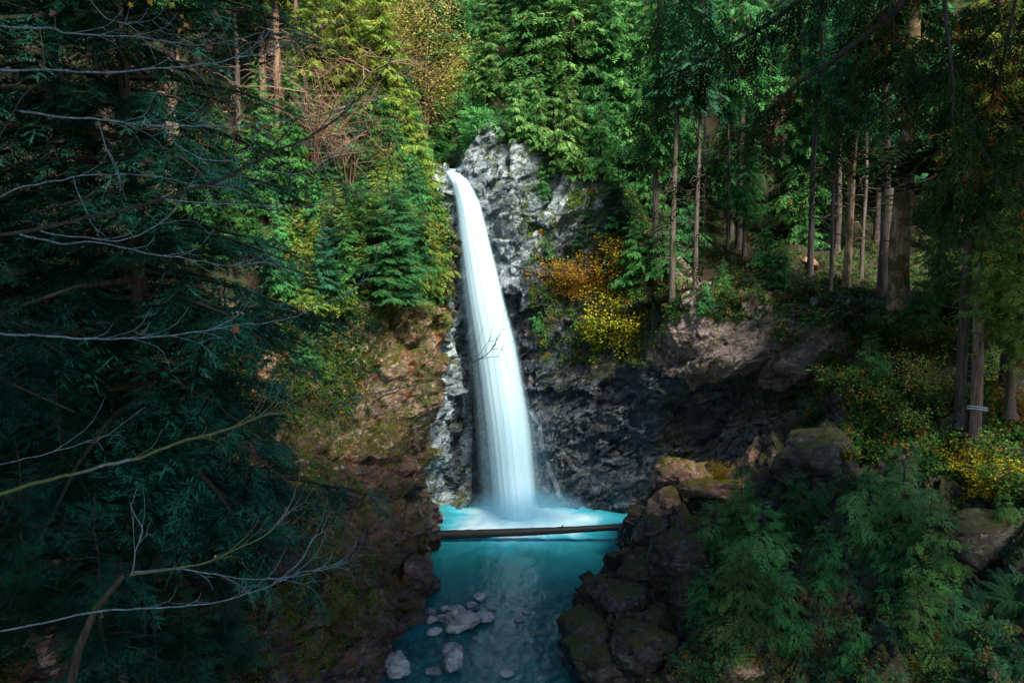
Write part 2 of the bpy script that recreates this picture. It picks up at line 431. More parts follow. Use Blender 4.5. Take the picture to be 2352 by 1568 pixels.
# ------------------------------------------------------------------ terrain
def A(*v): return [at(*q) if len(q) == 3 else q for q in v]

left_cols = [
    [wl(-900, 2400), at(-600, 1850, 19), at(-460, 1540, 21), at(-400, 1320, 23.5), at(-350, 1110, 26.5), at(-300, 950, 30), at(-250, 850, 33), at(-220, 720, 36)],
    [wl(420, 2000), at(330, 1680, 26), at(380, 1450, 29), at(340, 1280, 31.5), at(320, 1120, 34.5), at(300, 980, 37.5), at(280, 850, 40), at(260, 700, 42)],
    [wl(720, 1720), at(620, 1500, 34), at(590, 1360, 36), at(570, 1230, 38), at(540, 1100, 41), at(520, 980, 44), at(510, 850, 46), at(500, 700, 47)],
    [wl(868, 1570), at(835, 1480, 38.2), at(800, 1380, 39), at(770, 1250, 41), at(730, 1110, 44), at(700, 980, 47), at(680, 850, 49), at(660, 700, 50)],
    [wl(925, 1505), at(900, 1430, 41.3), at(875, 1350, 41.8), at(840, 1240, 44), at(800, 1110, 47), at(780, 980, 49), at(770, 860, 51), at(750, 700, 52.5)],
    [wl(972, 1440), at(955, 1375, 44.5), at(930, 1300, 45), at(895, 1210, 46.5), at(865, 1100, 49), at(850, 980, 51), at(840, 860, 52), at(840, 695, 54)],
    [wl(984, 1350), at(980, 1310, 48.5), at(965, 1260, 48.5), at(945, 1180, 48.8), at(925, 1090, 50.5), at(925, 985, 52), at(915, 870, 53), at(930, 690, 55)],
    [wl(984, 1262), at(985, 1235, 54.5), at(975, 1190, 53.5), at(970, 1130, 53.0), at(978, 1060, 53.5), at(985, 960, 54.5), at(1000, 850, 55.5), at(1028, 715, 57)],
    [wl(1010, 1200), at(998, 1170, 60.5), at(990, 1120, 60), at(986, 1050, 59.5), at(990, 980, 60), at(1000, 880, 60.5), at(1010, 800, 61), at(1030, 690, 61)],
    [wl(1100, 1172), at(1080, 1140, 64.5), at(1070, 1090, 64.7), at(1065, 1030, 65), at(1062, 970, 65.3), at(1055, 870, 65.8), at(1048, 790, 66), at(1042, 690, 66.4)],
]
net = [[c[r] for c in left_cols] for r in range(7, -1, -1)]
rl, rlP = patch('cliff', net, 520, 420, [M['rock_left'], M['rock_low'], M['rock_back'], M['rock_wet']], 0.70, seed=100, low=0.5)
cP = ((rlP[:-1, :-1] + rlP[1:, 1:]) / 2).reshape(-1, 3); jj = 1.6 * fbm(cP * 0.35, 4, 15)
uu = np.tile(np.linspace(0, 9, 519), 419)
mi = np.where(cP[:, 2] + jj < 7.5, 1, 0); mi = np.where((uu + 0.12 * jj > 7.75) & (uu + 0.10 * jj < 8.62), 2, mi); mi = np.where(uu + 0.10 * jj >= 8.62, 3, mi)
rl.data.polygons.foreach_set('material_index', mi.astype(np.int32))

tops = [c[7] for c in left_cols]
slope_rows = [tops,
    A((-80, 600, 41), (220, 600, 47), (450, 580, 52), (620, 580, 54), (740, 570, 56), (830, 570, 58), (915, 560, 59), (1000, 580, 60.5), (1020, 560, 63), (1034, 560, 67)),
    A((-120, 450, 50), (190, 430, 55), (420, 400, 59), (600, 400, 60), (730, 400, 61), (820, 410, 62), (900, 420, 63), (975, 455, 65), (995, 440, 67), (1012, 420, 69)),
    A((-150, 280, 60), (170, 250, 64), (400, 220, 67), (580, 230, 67), (715, 240, 68), (810, 250, 69), (890, 270, 70), (960, 330, 72), (985, 350, 73), (1005, 370, 73)),
    A((-200, 60, 74), (150, 30, 76), (380, 20, 78), (560, 20, 78), (700, 20, 79), (800, 20, 80), (880, 40, 81), (950, 120, 82), (980, 200, 82), (1000, 260, 82)),
    A((-300, -300, 95), (100, -300, 96), (350, -300, 97), (550, -300, 97), (690, -300, 97), (790, -300, 97), (870, -280, 98), (945, -200, 99), (980, -100, 99), (1000, 0, 99))]
patch('hillside', slope_rows[::-1], 260, 200, M['soil'], 0.5, seed=140, low=1.0)

back_rows = [
    A((930, 400, 74), (1000, 385, 74), (1050, 380, 74), (1098, 290, 70), (1180, 312, 71), (1290, 360, 71), (1400, 415, 70), (1500, 545, 67), (1620, 665, 62), (1760, 680, 60), (1900, 700, 57), (2020, 700, 57)),
    A((930, 415, 67.5), (1000, 398, 67.3), (1050, 392, 67), (1098, 282, 67), (1180, 318, 66.5), (1290, 372, 66.5), (1400, 430, 65.5), (1500, 560, 62.5), (1620, 690, 57.5), (1760, 700, 55.5), (1900, 720, 52.5), (2020, 740, 52)),
    A((930, 520, 67), (1000, 500, 66.7), (1050, 500, 66.5), (1110, 400, 66), (1190, 430, 65.3), (1290, 470, 65.2), (1400, 520, 64), (1500, 650, 60), (1620, 760, 56), (1760, 770, 54.5), (1900, 790, 52), (2020, 800, 52)),
    A((930, 650, 66.6), (1000, 640, 66.2), (1060, 640, 66.4), (1130, 600, 66.2), (1210, 600, 65), (1300, 620, 64.6), (1400, 690, 63), (1500, 770, 59.5), (1620, 835, 56), (1760, 850, 54.5), (1900, 850, 53), (2020, 850, 53)),
    A((930, 820, 66), (1000, 800, 66), (1080, 800, 66), (1150, 800, 66), (1230, 820, 65), (1310, 830, 63.8), (1410, 850, 62), (1510, 880, 59), (1640, 885, 58), (1770, 885, 58), (1900, 880, 57), (2020, 880, 57)),
    A((930, 980, 65.5), (1000, 960, 65.5), (1090, 960, 65.5), (1170, 960, 65.5), (1250, 950, 64.5), (1330, 950, 63.2), (1430, 950, 61.5), (1530, 980, 59.8), (1660, 960, 61.5), (1780, 950, 63.5), (1900, 930, 63), (2020, 930, 62)),
    A((930, 1090, 64.8), (1000, 1090, 64.8), (1090, 1090, 64.8), (1180, 1090, 64.8), (1265, 1070, 63.8), (1350, 1070, 62.6), (1450, 1070, 61.3), (1550, 1070, 60.3), (1670, 1050, 61.5), (1790, 1020, 63), (1900, 980, 63), (2020, 980, 62)),
    [wl(930, 1175), wl(1000, 1172), wl(1090, 1170), wl(1190, 1168), wl(1280, 1168), wl(1370, 1172), wl(1470, 1178), wl(1570, 1180), wl(1690, 1175), wl(1810, 1170), wl(1920, 1165), wl(2040, 1160)],
]
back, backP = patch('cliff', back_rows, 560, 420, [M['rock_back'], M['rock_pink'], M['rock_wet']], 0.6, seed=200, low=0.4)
# rock types by region: pink wall to the right, dark wall low down
cen = (backP[:-1, :-1] + backP[1:, 1:]) / 2
cx, cz = cen[..., 0].ravel(), cen[..., 2].ravel(); cP = cen.reshape(-1, 3)
j = 1.2 * fbm(cP * 0.5, 4, 9)
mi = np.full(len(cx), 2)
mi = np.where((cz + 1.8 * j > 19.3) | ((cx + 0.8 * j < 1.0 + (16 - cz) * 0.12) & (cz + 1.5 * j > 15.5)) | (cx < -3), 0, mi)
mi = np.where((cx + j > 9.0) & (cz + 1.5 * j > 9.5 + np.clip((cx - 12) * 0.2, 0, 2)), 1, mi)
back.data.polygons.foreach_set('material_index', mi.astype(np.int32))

hill_rows = [
    A((880, 420, 68), (1050, 410, 68.5), (1150, 340, 68), (1300, 400, 68), (1420, 470, 67), (1510, 600, 64), (1620, 720, 59.5), (1760, 760, 58), (1900, 780, 56), (2050, 800, 55), (2250, 800, 53), (2520, 830, 50)),
    A((880, 395, 71), (1050, 385, 71.5), (1150, 308, 69), (1300, 368, 69), (1420, 432, 68), (1510, 570, 65), (1620, 685, 60), (1760, 695, 58), (1900, 712, 55), (2050, 715, 53.5), (2250, 735, 51), (2520, 760, 48)),
    A((880, 370, 77), (1035, 370, 77), (1150, 295, 76), (1300, 335, 76), (1430, 400, 75), (1530, 510, 73), (1640, 590, 70), (1760, 605, 68), (1900, 635, 65), (2050, 655, 62), (2250, 680, 59), (2520, 700, 56)),
    A((870, 250, 88), (1030, 280, 88), (1150, 245, 88), (1300, 270, 87), (1430, 340, 87), (1530, 410, 86), (1640, 470, 85), (1760, 500, 84), (1900, 520, 82), (2050, 540, 80), (2250, 560, 77), (2520, 580, 73)),
    A((860, 60, 103), (1030, 90, 103), (1150, 80, 103), (1300, 100, 103), (1430, 170, 102), (1530, 230, 101), (1640, 280, 100), (1760, 320, 99), (1900, 350, 97), (2050, 370, 95), (2250, 390, 92), (2520, 400, 88)),
    A((850, -250, 125), (1030, -200, 125), (1150, -200, 125), (1300, -180, 125), (1430, -130, 124), (1530, -80, 123), (1640, -40, 122), (1760, 0, 120), (1900, 30, 118), (2050, 50, 116), (2250, 60, 112), (2520, 60, 108)),
    A((840, -600, 150), (1030, -560, 150), (1150, -550, 150), (1300, -540, 150), (1430, -500, 149), (1530, -450, 148), (1640, -420, 147), (1760, -400, 145), (1900, -380, 143), (2050, -360, 141), (2250, -350, 137), (2520, -350, 132))]
patch('hillside', hill_rows[::-1], 320, 220, M['soil'], 0.45, seed=240, low=1.2)

right_cols = [
    [wl(1900, 2500), at(2100, 2000, 24), at(2300, 1750, 25), at(2400, 1550, 27), at(2480, 1400, 30), at(2520, 1250, 33), at(2560, 1150, 36), at(2600, 1050, 39), at(2650, 980, 42)],
    [wl(1640, 2000), at(1750, 1760, 30), at(1880, 1600, 31), at(2020, 1480, 33), at(2140, 1370, 35), at(2250, 1240, 37), at(2350, 1120, 39), at(2420, 1020, 41), at(2500, 960, 44)],
    [wl(1440, 1760), at(1500, 1610, 34), at(1610, 1520, 35), at(1740, 1420, 36), at(1870, 1320, 38), at(2010, 1190, 40), at(2150, 1070, 42), at(2290, 990, 44), at(2430, 930, 47)],
    [wl(1310, 1575), at(1350, 1495, 38.5), at(1450, 1430, 39.5), at(1600, 1350, 40.5), at(1740, 1260, 41.8), at(1900, 1140, 43), at(2040, 1020, 45), at(2190, 910, 47), at(2340, 850, 50)],
    [wl(1262, 1475), at(1290, 1425, 42.3), at(1380, 1360, 43), at(1500, 1300, 43.5), at(1640, 1220, 44.3), at(1790, 1120, 45.5), at(1930, 990, 46.8), at(2070, 840, 49), at(2210, 770, 52)],
    [wl(1345, 1385), at(1375, 1340, 46.5), at(1440, 1280, 46.8), at(1530, 1210, 47.3), at(1640, 1150, 48), at(1750, 1070, 48.6), at(1860, 990, 49.4), at(1960, 840, 51), at(2080, 750, 54)],
    [wl(1480, 1300), at(1478, 1265, 50.5), at(1505, 1200, 49.6), at(1545, 1145, 50), at(1610, 1115, 50.6), at(1690, 1080, 51), at(1800, 1005, 51.6), at(1890, 870, 52.8), at(1975, 750, 55)],
    [wl(1525, 1228), at(1525, 1195, 55.5), at(1525, 1150, 53.5), at(1530, 1092, 52.8), at(1610, 1092, 53.5), at(1690, 1072, 54), at(1800, 998, 54.2), at(1892, 860, 54.6), at(1960, 745, 56)],
    [wl(1540, 1200), at(1540, 1165, 58.5), at(1560, 1120, 57), at(1590, 1098, 56.5), at(1650, 1088, 56.8), at(1730, 1060, 57), at(1815, 995, 57), at(1900, 860, 56.6), at(1960, 740, 58)],
]
net = [[c[r] for c in right_cols] for r in range(8, -1, -1)]
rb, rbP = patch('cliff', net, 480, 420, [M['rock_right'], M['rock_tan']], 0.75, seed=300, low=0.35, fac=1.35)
cP = ((rbP[:-1, :-1] + rbP[1:, 1:]) / 2).reshape(-1, 3); lp = at(1620, 1110, 53)
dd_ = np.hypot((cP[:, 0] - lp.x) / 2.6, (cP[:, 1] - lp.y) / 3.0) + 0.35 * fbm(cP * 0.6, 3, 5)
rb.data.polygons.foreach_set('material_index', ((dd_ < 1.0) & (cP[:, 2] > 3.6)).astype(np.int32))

# bed of the stream and ground far around
def grid_plane(name, x0, x1, y0, y1, z, nx, ny, mat, fn=None):
    X, Y = np.meshgrid(np.linspace(x0, x1, nx), np.linspace(y0, y1, ny))
    P = np.stack([X.ravel(), Y.ravel(), np.full(X.size, float(z))], 1)
    if fn is not None: P[:, 2] = fn(P)
    idx = np.arange(nx * ny).reshape(ny, nx)
    f = np.stack([idx[:-1, :-1], idx[:-1, 1:], idx[1:, 1:], idx[1:, :-1]], -1).reshape(-1, 4)
    return mesh_np(name, P, f, mat, True), P

grid_plane('ground', -400, 400, -200, 600, -3.2, 9, 9, M['soil'])[0]['kind'] = 'structure'

t = NT('stream_bed_stones'); P = t.coord()
v = t.voro(t.mapv(P, (1, 0.8, 1)), 1.9); v2 = t.voro(P, 4.5)
col = t.mix(t.ramp(t.n('ShaderNodeSeparateColor', i_0=v.outputs['Color']).outputs[0], 0, 1), (0.16, 0.20, 0.18), (0.62, 0.66, 0.60))
col = t.mix(t.ramp(v.outputs['Distance'], 0.30, 0.62), col, (0.04, 0.06, 0.06))
col = t.mix(0.35, col, v2.outputs['Color'], 'SOFT_LIGHT')
p = t.n('ShaderNodeBsdfPrincipled'); t.set(p.inputs['Base Color'], col); p.inputs['Roughness'].default_value = 0.7
t.set(p.inputs['Normal'], t.bump(t.math('SUBTRACT', 1, v.outputs['Distance']), 1.0, 0.3))
M['bed'] = t.done(p.outputs[0])
bed, _ = grid_plane('stream_bed', -16, 16, 24, 70, -0.5, 160, 240, M['bed'],
                    lambda P: -0.32 - 0.12 * fbm(P * 0.8, 3, 3) - 2.0 * np.clip((P[:, 1] - 46.5) / 4, 0, 1))
bed['kind'] = 'structure'

# ------------------------------------------------------------------ water
BASE = atz(1200, 1196, 0)
nx, ny = 300, 420
X, Y = np.meshgrid(np.linspace(-16, 18, nx), np.linspace(24, 70, ny))
P = np.stack([X.ravel(), Y.ravel(), np.zeros(X.size)], 1)
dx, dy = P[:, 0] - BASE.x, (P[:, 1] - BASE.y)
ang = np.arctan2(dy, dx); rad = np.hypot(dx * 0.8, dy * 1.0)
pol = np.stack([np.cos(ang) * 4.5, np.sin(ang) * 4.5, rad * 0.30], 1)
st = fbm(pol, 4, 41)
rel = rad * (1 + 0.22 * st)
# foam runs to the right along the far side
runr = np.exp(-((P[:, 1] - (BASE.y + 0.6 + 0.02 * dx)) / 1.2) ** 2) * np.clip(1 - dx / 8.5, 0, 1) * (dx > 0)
foam_glow = np.clip(1.18 - rel / 4.0, 0, 1) ** 1.1 + 0.55 * runr * (0.75 + 0.5 * st)
foam_glow = np.clip(foam_glow, 0, 1)
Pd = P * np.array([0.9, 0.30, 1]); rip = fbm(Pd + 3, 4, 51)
foam_glow = np.clip(foam_glow + np.clip(1 - rel / 9.5, 0, 1) ** 1.3 * 0.42 + 0.05 * np.clip(rip, 0, 1), 0, 1)  # wide term adds a painted glow beyond the real foam
shal = np.clip((48.5 - P[:, 1] + 1.2 * fbm(P * 0.3, 2, 8)) / 4.5, 0, 1)
P[:, 2] = 0.05 * fbm(P * np.array([1.2, 0.8, 1]), 3, 77) * (0.4 + np.clip(foam_glow * 3, 0, 1)) + 0.10 * foam_glow
idx = np.arange(nx * ny).reshape(ny, nx)
f = np.stack([idx[:-1, :-1], idx[:-1, 1:], idx[1:, 1:], idx[1:, :-1]], -1).reshape(-1, 4)
t = NT('teal_pool_water'); Pc = t.coord()
fo = t.n('ShaderNodeAttribute', attribute_name='foam_glow').outputs['Fac']
sh = t.n('ShaderNodeAttribute', attribute_name='shallow').outputs['Fac']
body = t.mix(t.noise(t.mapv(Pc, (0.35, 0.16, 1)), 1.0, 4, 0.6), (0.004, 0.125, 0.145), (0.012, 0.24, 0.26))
body = t.mix(t.ramp(fo, 0.0, 0.30, 0, 1), body, (0.05, 0.46, 0.62))  # cyan glow round the fall foot put into the water colour
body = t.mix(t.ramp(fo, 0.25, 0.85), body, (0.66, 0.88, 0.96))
rp = t.noise(t.mapv(Pc, (1.0, 0.45, 1)), 1.3, 4, 0.6, 0.5)
nb = t.bump(rp, 0.35, 0.25)
dif = t.n('ShaderNodeBsdfDiffuse'); t.set(dif.inputs[0], body); t.set(dif.inputs['Normal'], nb)
tra = t.n('ShaderNodeBsdfTransparent'); tra.inputs[0].default_value = (0.42, 0.86, 0.88, 1)
cl = t.math('MULTIPLY', sh, t.ramp(t.noise(t.mapv(Pc, (0.9, 0.35, 1)), 1.2, 4, 0.65, 0.8), 0.30, 0.62, 0.85, 0.35))
m1 = t.n('ShaderNodeMixShader'); t.set(m1.inputs[0], cl); t.t.links.new(dif.outputs[0], m1.inputs[1]); t.t.links.new(tra.outputs[0], m1.inputs[2])
gl = t.n('ShaderNodeBsdfGlossy'); gl.inputs['Roughness'].default_value = 0.22; t.set(gl.inputs['Normal'], nb)
fr = t.n('ShaderNodeFresnel'); fr.inputs[0].default_value = 1.33; t.set(fr.inputs['Normal'], nb)
m2 = t.n('ShaderNodeMixShader'); t.set(m2.inputs[0], t.math('MULTIPLY', fr.outputs[0], t.ramp(fo, 0, .5, 0.9, 0.2)))
t.t.links.new(m1.outputs[0], m2.inputs[1]); t.t.links.new(gl.outputs[0], m2.inputs[2])
M['pool'] = t.done(m2.outputs[0])
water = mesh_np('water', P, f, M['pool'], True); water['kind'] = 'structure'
for nm, arr in (('foam_glow', foam_glow), ('shallow', shal)):
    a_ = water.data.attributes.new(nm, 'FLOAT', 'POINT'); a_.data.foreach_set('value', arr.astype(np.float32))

def fall_mat(name, lo, hi, edge, dens=1.0, tint=(0.66, 0.88, 1.0)):
    t = NT(name)
    uv = t.n('ShaderNodeUVMap').outputs[0]; sp = t.n('ShaderNodeSeparateXYZ', i_0=uv)
    u, v = sp.outputs[0], sp.outputs[1]
    nz = t.noise(t.mapv(uv, (7, 0.5, 1)), 1.0, 2, 0.5, 0.1)
    nf = t.noise(t.mapv(uv, (22, 0.9, 1)), 1.0, 2, 0.5, 0.1)
    e = t.math('MINIMUM', u, t.math('SUBTRACT', 1.0, u))
    e = t.math('ADD', e, t.math('MULTIPLY', t.math('SUBTRACT', nz, 0.5), edge * 0.9))
    al = t.ramp(e, 0.0, edge)
    al = t.math('MULTIPLY', al, t.ramp(t.math('ADD', t.math('MULTIPLY', nz, 0.6), t.math('MULTIPLY', nf, 0.4)), lo, hi, 0.0 if dens < 1 else 0.55, dens))
    bot = t.ramp(v, 0.96, 1.0, 1, 0.3)
    al = t.math('MULTIPLY', al, bot)
    colr = t.mix(t.ramp(t.math('ADD', t.math('MULTIPLY', nz, 0.5), t.math('MULTIPLY', nf, 0.5)), 0.38, 0.60), tuple(x * 0.92 for x in tint), tint)
    nb = t.bump(nz, 0.15, 0.2)
    d = t.n('ShaderNodeBsdfDiffuse'); t.set(d.inputs[0], colr); t.set(d.inputs['Normal'], nb)
    tl = t.n('ShaderNodeBsdfTranslucent'); t.set(tl.inputs[0], colr)
    m0 = t.n('ShaderNodeMixShader'); m0.inputs[0].default_value = 0.3
    t.t.links.new(d.outputs[0], m0.inputs[1]); t.t.links.new(tl.outputs[0], m0.inputs[2])
    tr = t.n('ShaderNodeBsdfTransparent')
    m1 = t.n('ShaderNodeMixShader'); t.set(m1.inputs[0], al)
    t.t.links.new(tr.outputs[0], m1.inputs[1]); t.t.links.new(m0.outputs[0], m1.inputs[2])
    return t.done(m1.outputs[0])

def sheet(name, rows, mat, thick=0.9, nu=40, nv=160, parent=None, bulge=1.0):
    """rows: (y, left, right, depth) -> rounded front sheet with a back side"""
    rows = np.array(rows, float)
    rr = cr_eval(rows, np.linspace(0, len(rows) - 1, nv))
    V, UV = [], []
    for k, (y, l, r, Yd) in enumerate(rr):
        for i in range(nu + 1):
            u = i / nu
            b = math.sin(math.pi * u) ** 0.7
            p = at(l + (r - l) * u, y, Yd - bulge * thick * b)
            V.append(tuple(p)); UV.append((u, k / (nv - 1)))
        for i in range(nu + 1):
            u = 1 - i / nu
            p = at(l + (r - l) * u, y, Yd + 0.15 + 0.25 * thick * math.sin(math.pi * u))
            V.append(tuple(p)); UV.append((u, k / (nv - 1)))
    w = 2 * (nu + 1)
    F_ = [[k * w + i, k * w + (i + 1) % w, (k + 1) * w + (i + 1) % w, (k + 1) * w + i] for k in range(nv - 1) for i in range(w)]
    o = mesh_np(name, V, F_, mat, True, parent)
    uvl = o.data.uv_layers.new(name='UVMap')
    li = np.array(F_).ravel(); uvl.data.foreach_set('uv', np.array(UV, np.float32)[li].ravel())
    return o

fall_rows = [(388, 1014, 1062, 69.0), (396, 1018, 1068, 67.6), (412, 1026, 1078, 66.6), (430, 1036, 1090, 66.0), (475, 1044, 1110, 65.2), (550, 1051, 1130, 64.4),
             (625, 1060, 1150, 63.8), (700, 1070, 1168, 63.2), (784, 1083, 1191, 62.6), (884, 1097, 1210, 62.0), (984, 1110, 1228, 61.4),
             (1084, 1122, 1237, 60.9), (1160, 1131, 1243, 60.4), (1205, 1137, 1250, 60.1)]
fr_ = sheet('waterfall', fall_rows, fall_mat('waterfall_core', 0.12, 0.45, 0.38), 0.9)
tag(fr_, 'tall white waterfall pouring off the cliff into the teal pool', 'waterfall')
wide = [(y, l - (8 + 14 * (y - 388) / 800) * (1 if y > 420 else 0.3), r + (3 + 7 * (y - 388) / 800), Yd + 0.3) for y, l, r, Yd in fall_rows]
sheet('veil', wide, fall_mat('waterfall_veil', 0.36, 0.66, 0.45, 0.7, (0.55, 0.80, 0.97)), 1.3, parent=fr_)
wide2 = [(y, l - (14 + 38 * (y - 388) / 800) * (1 if y > 500 else 0.2), r + (3 + 22 * (y - 388) / 800), Yd + 0.8) for y, l, r, Yd in fall_rows]
sheet('veil', wide2, fall_mat('waterfall_mist_veil', 0.36, 0.72, 0.5, 0.40, (0.48, 0.76, 0.95)), 1.0, parent=fr_)
tb = Tubes() if False else None
def trickle(pts, w, label, mat):
    """a wide thin film of water lying on the rock"""
    V, UV, n = [], [], 40
    P_ = smooth_poly([(x, y, 0) for x, y in pts], n)
    for k, (x, y, _) in enumerate(P_):
        ww = w[0] + (w[1] - w[0]) * k / (n - 1)
        for i_ in range(5):
            p_, _n = hit(x + (i_ / 4 - .5) * ww, y)
            if p_ is None: p_ = at(x, y, 62)
            V.append(tuple(p_ - ray(x, y).normalized() * 0.10)); UV.append((i_ / 4, k / (n - 1) * .9))
    F_ = [[k * 5 + i_, k * 5 + i_ + 1, k * 5 + i_ + 6, k * 5 + i_ + 5] for k in range(n - 1) for i_ in range(4)]
    o = mesh_np('side_trickle', V, F_, mat, True)
    uvl = o.data.uv_layers.new(name='UVMap'); uvl.data.foreach_set('uv', np.array(UV, np.float32)[np.array(F_).ravel()].ravel())
    tag(o, label, 'trickle')
trickle([(1218, 945), (1230, 965), (1240, 985), (1241, 1010), (1252, 1050), (1268, 1090), (1282, 1125), (1290, 1150)], (10, 16), 'thin trickle running down the dark rock right of the waterfall', fall_mat('trickle_water', 0.42, 0.66, 0.45, 0.7))
trickle([(1092, 292), (1078, 325), (1066, 352), (1058, 375), (1050, 392)], (6, 20), 'narrow rivulet sliding down pale rock above the waterfall lip', fall_mat('upper_trickle_water', 0.40, 0.66, 0.45, 0.7))

# mist at the foot of the fall
def mist(loc, rad, dens, nm, label):
    bpy.ops.mesh.primitive_uv_sphere_add(segments=24, ring_count=12, radius=1, location=loc)
    o = bpy.context.object; o.name = nm; o.scale = rad
    t = NT('mist_' + nm); oc = t.n('ShaderNodeTexCoord').outputs['Object']
    ln = t.n('ShaderNodeVectorMath', operation='LENGTH'); t.set(ln.inputs[0], oc)
    dn = t.math('MULTIPLY', t.ramp(ln.outputs['Value'], 1.0, 0.1), dens)
    pv = t.n('ShaderNodeVolumePrincipled'); pv.inputs['Color'].default_value = (0.30, 0.72, 1, 1); t.set(pv.inputs['Density'], dn)
    t.t.links.new(pv.outputs[0], t.out.inputs['Volume'])
    o.data.materials.append(t.m); tag(o, kind='stuff')
    return o
b = BASE
mist((b.x + 0.3, b.y - 0.2, 0.1), (5.4, 3.4, 2.8), 0.55, 'mist', '')
mist((b.x - 0.3, b.y + 0.6, 4.0), (3.4, 1.8, 6.5), 0.09, 'mist', '')

# ------------------------------------------------------------------ log and boulders
lg = Tubes()
pts = smooth_poly([at(972, 1229, 55.5), at(1100, 1225, 55.2), at(1250, 1219, 55.0), at(1400, 1211, 54.8), at(1515, 1202, 54.6)], 40)
lg.add(pts, np.linspace(0.31, 0.17, 40) * (1 + 0.04 * rng.normal(size=40)), 14, 0.03)
lg.V[-1][:14] = lg.V[-1][:14].mean(0) + (lg.V[-1][:14] - lg.V[-1][:14].mean(0)) * 0.8
for a0 in range(7):                                  # broken root end
    d = Vector((-0.5 + random.uniform(-.2, .5), random.uniform(-.6, .3), random.uniform(-.9, .5)))
    p0 = Vector(pts[0]); lg.add([p0 + Vector((.2, 0, 0)), p0 + d * 0.45, p0 + d * 0.85 + Vector((0, 0, -.1))], [0.15, 0.09, 0.03], 6, 0.1)
p0 = Vector(pts[22]); lg.add([p0, p0 + Vector((.05, -.2, .33)), p0 + Vector((.1, -.3, .45))], [0.05, 0.035, 0.02], 5)
p0 = Vector(pts[31]); lg.add([p0, p0 + Vector((-.05, -.1, .30))], [0.04, 0.025], 5)
lo = lg.build('fallen_log', M['log'])
tag(lo, 'dark stripped tree trunk spanning the teal pool below the waterfall', 'log')

def boulder(c, r, seed, flat=0.75, el=1.2, mat=None):
    import bmesh
    bm = bmesh.new(); bmesh.ops.create_icosphere(bm, subdivisions=5, radius=1.0)
    V = np.array([v.co[:] for v in bm.verts])
    # cut by random planes -> angular block
    rg = np.random.default_rng(seed)
    for k in range(11):
        n = rg.normal(size=3); n /= np.linalg.norm(n); dd = rg.uniform(0.62, 0.86)
        s = V @ n - dd; V = V - np.clip(s, 0, None)[:, None] * n * 0.93
    V = V * (1 + 0.05 * fbm(V * 1.6 + seed, 3, seed) + 0.10 * facet(V * 1.5 + seed, seed, 1.0, 0.5) + 0.045 * facet(V * 3.8 + seed, seed + 9, 1.0, 0.6))[:, None]
    V = V * np.array([r * el, r * 0.95, r * flat])
    a_ = rg.uniform(0, 3.14); Rz = np.array([[math.cos(a_), -math.sin(a_), 0], [math.sin(a_), math.cos(a_), 0], [0, 0, 1]])
    V = V @ Rz.T
    F_ = [[v.index for v in f.verts] for f in bm.faces]; bm.free()
    o = mesh_np('boulder', V, F_, mat or M['boulder'], False)
    o.location = c
    return o
BL = [(1102, 1371, 16, .7, 'small pale rounded boulder farthest out towards the waterfall'),
      (1083, 1391, 17, .7, 'pale block touching the flat slab behind the big grey boulder'),
      (1052, 1399, 27, .45, 'flat pale slab lying right behind the big grey boulder'),
      (990, 1405, 13, .7, 'small tan stone at the left bank, farther of two'),
      (993, 1423, 15, .7, 'rounded tan stone at the left bank, nearer of two'),
      (1022, 1397, 12, .6, 'small dark wet stone left of the flat pale slab'),
      (1017, 1421, 14, .9, 'dark upright stone against the left of the big boulder'),
      (1057, 1430, 38, .85, 'biggest grey boulder standing in the midst of the stream cluster'),
      (1114, 1416, 24, .6, 'pale grey block on the right of the biggest boulder'),
      (1130, 1399, 10, .6, 'small brown stone at the right end of the boulder cluster'),
      (998, 1446, 20, .3, 'low wet slab barely above water left below the biggest boulder'),
      (1038, 1490, 27, .55, 'pale flat-topped boulder right behind the nearest upright block'),
      (1043, 1524, 30, .95, 'nearest upright grey boulder low in the stream'),
      (996, 1539, 19, .45, 'low pale stone left of the nearest upright boulder'),
      (914, 1503, 13, .8, 'pale stone at the foot of the left bank cliff'),
      (892, 1489, 9, .8, 'small pale stone wedged high at the left bank foot'),
      (908, 1540, 27, .5, 'broad pale wet rock at the near left water edge'),
      (1092, 1464, 11, .35, 'flat dark stone just breaking the water between two big boulders'),
      (1208, 1402, 12, .25, 'low stone just breaking the surface in mid stream'),
      (1190, 1420, 13, .25, 'submerged dark stone in the mid stream riffle'),
      (1160, 1540, 22, .25, 'submerged broad stone in the near right stream')]
for k, (px, py, r, fl, lab) in enumerate(BL):
    c = atz(px, py + r * 0.35, 0.0); rm = r / scale_at(c)
    o = boulder((c.x, c.y, rm * fl * 0.55), rm * 0.92, 500 + k, fl * 1.05, 1.15)
    tag(o, lab, 'boulder', 'boulders in the stream')

# ------------------------------------------------------------------ foliage builders
def rotz(a): c, s = np.cos(a), np.sin(a); return np.array([[c, -s, 0], [s, c, 0], [0, 0, 1.]])
def roty(a): c, s = np.cos(a), np.sin(a); return np.array([[c, 0, s], [0, 1., 0], [-s, 0, c]])
def rotx(a): c, s = np.cos(a), np.sin(a); return np.array([[1., 0, 0], [0, c, -s], [0, s, c]])

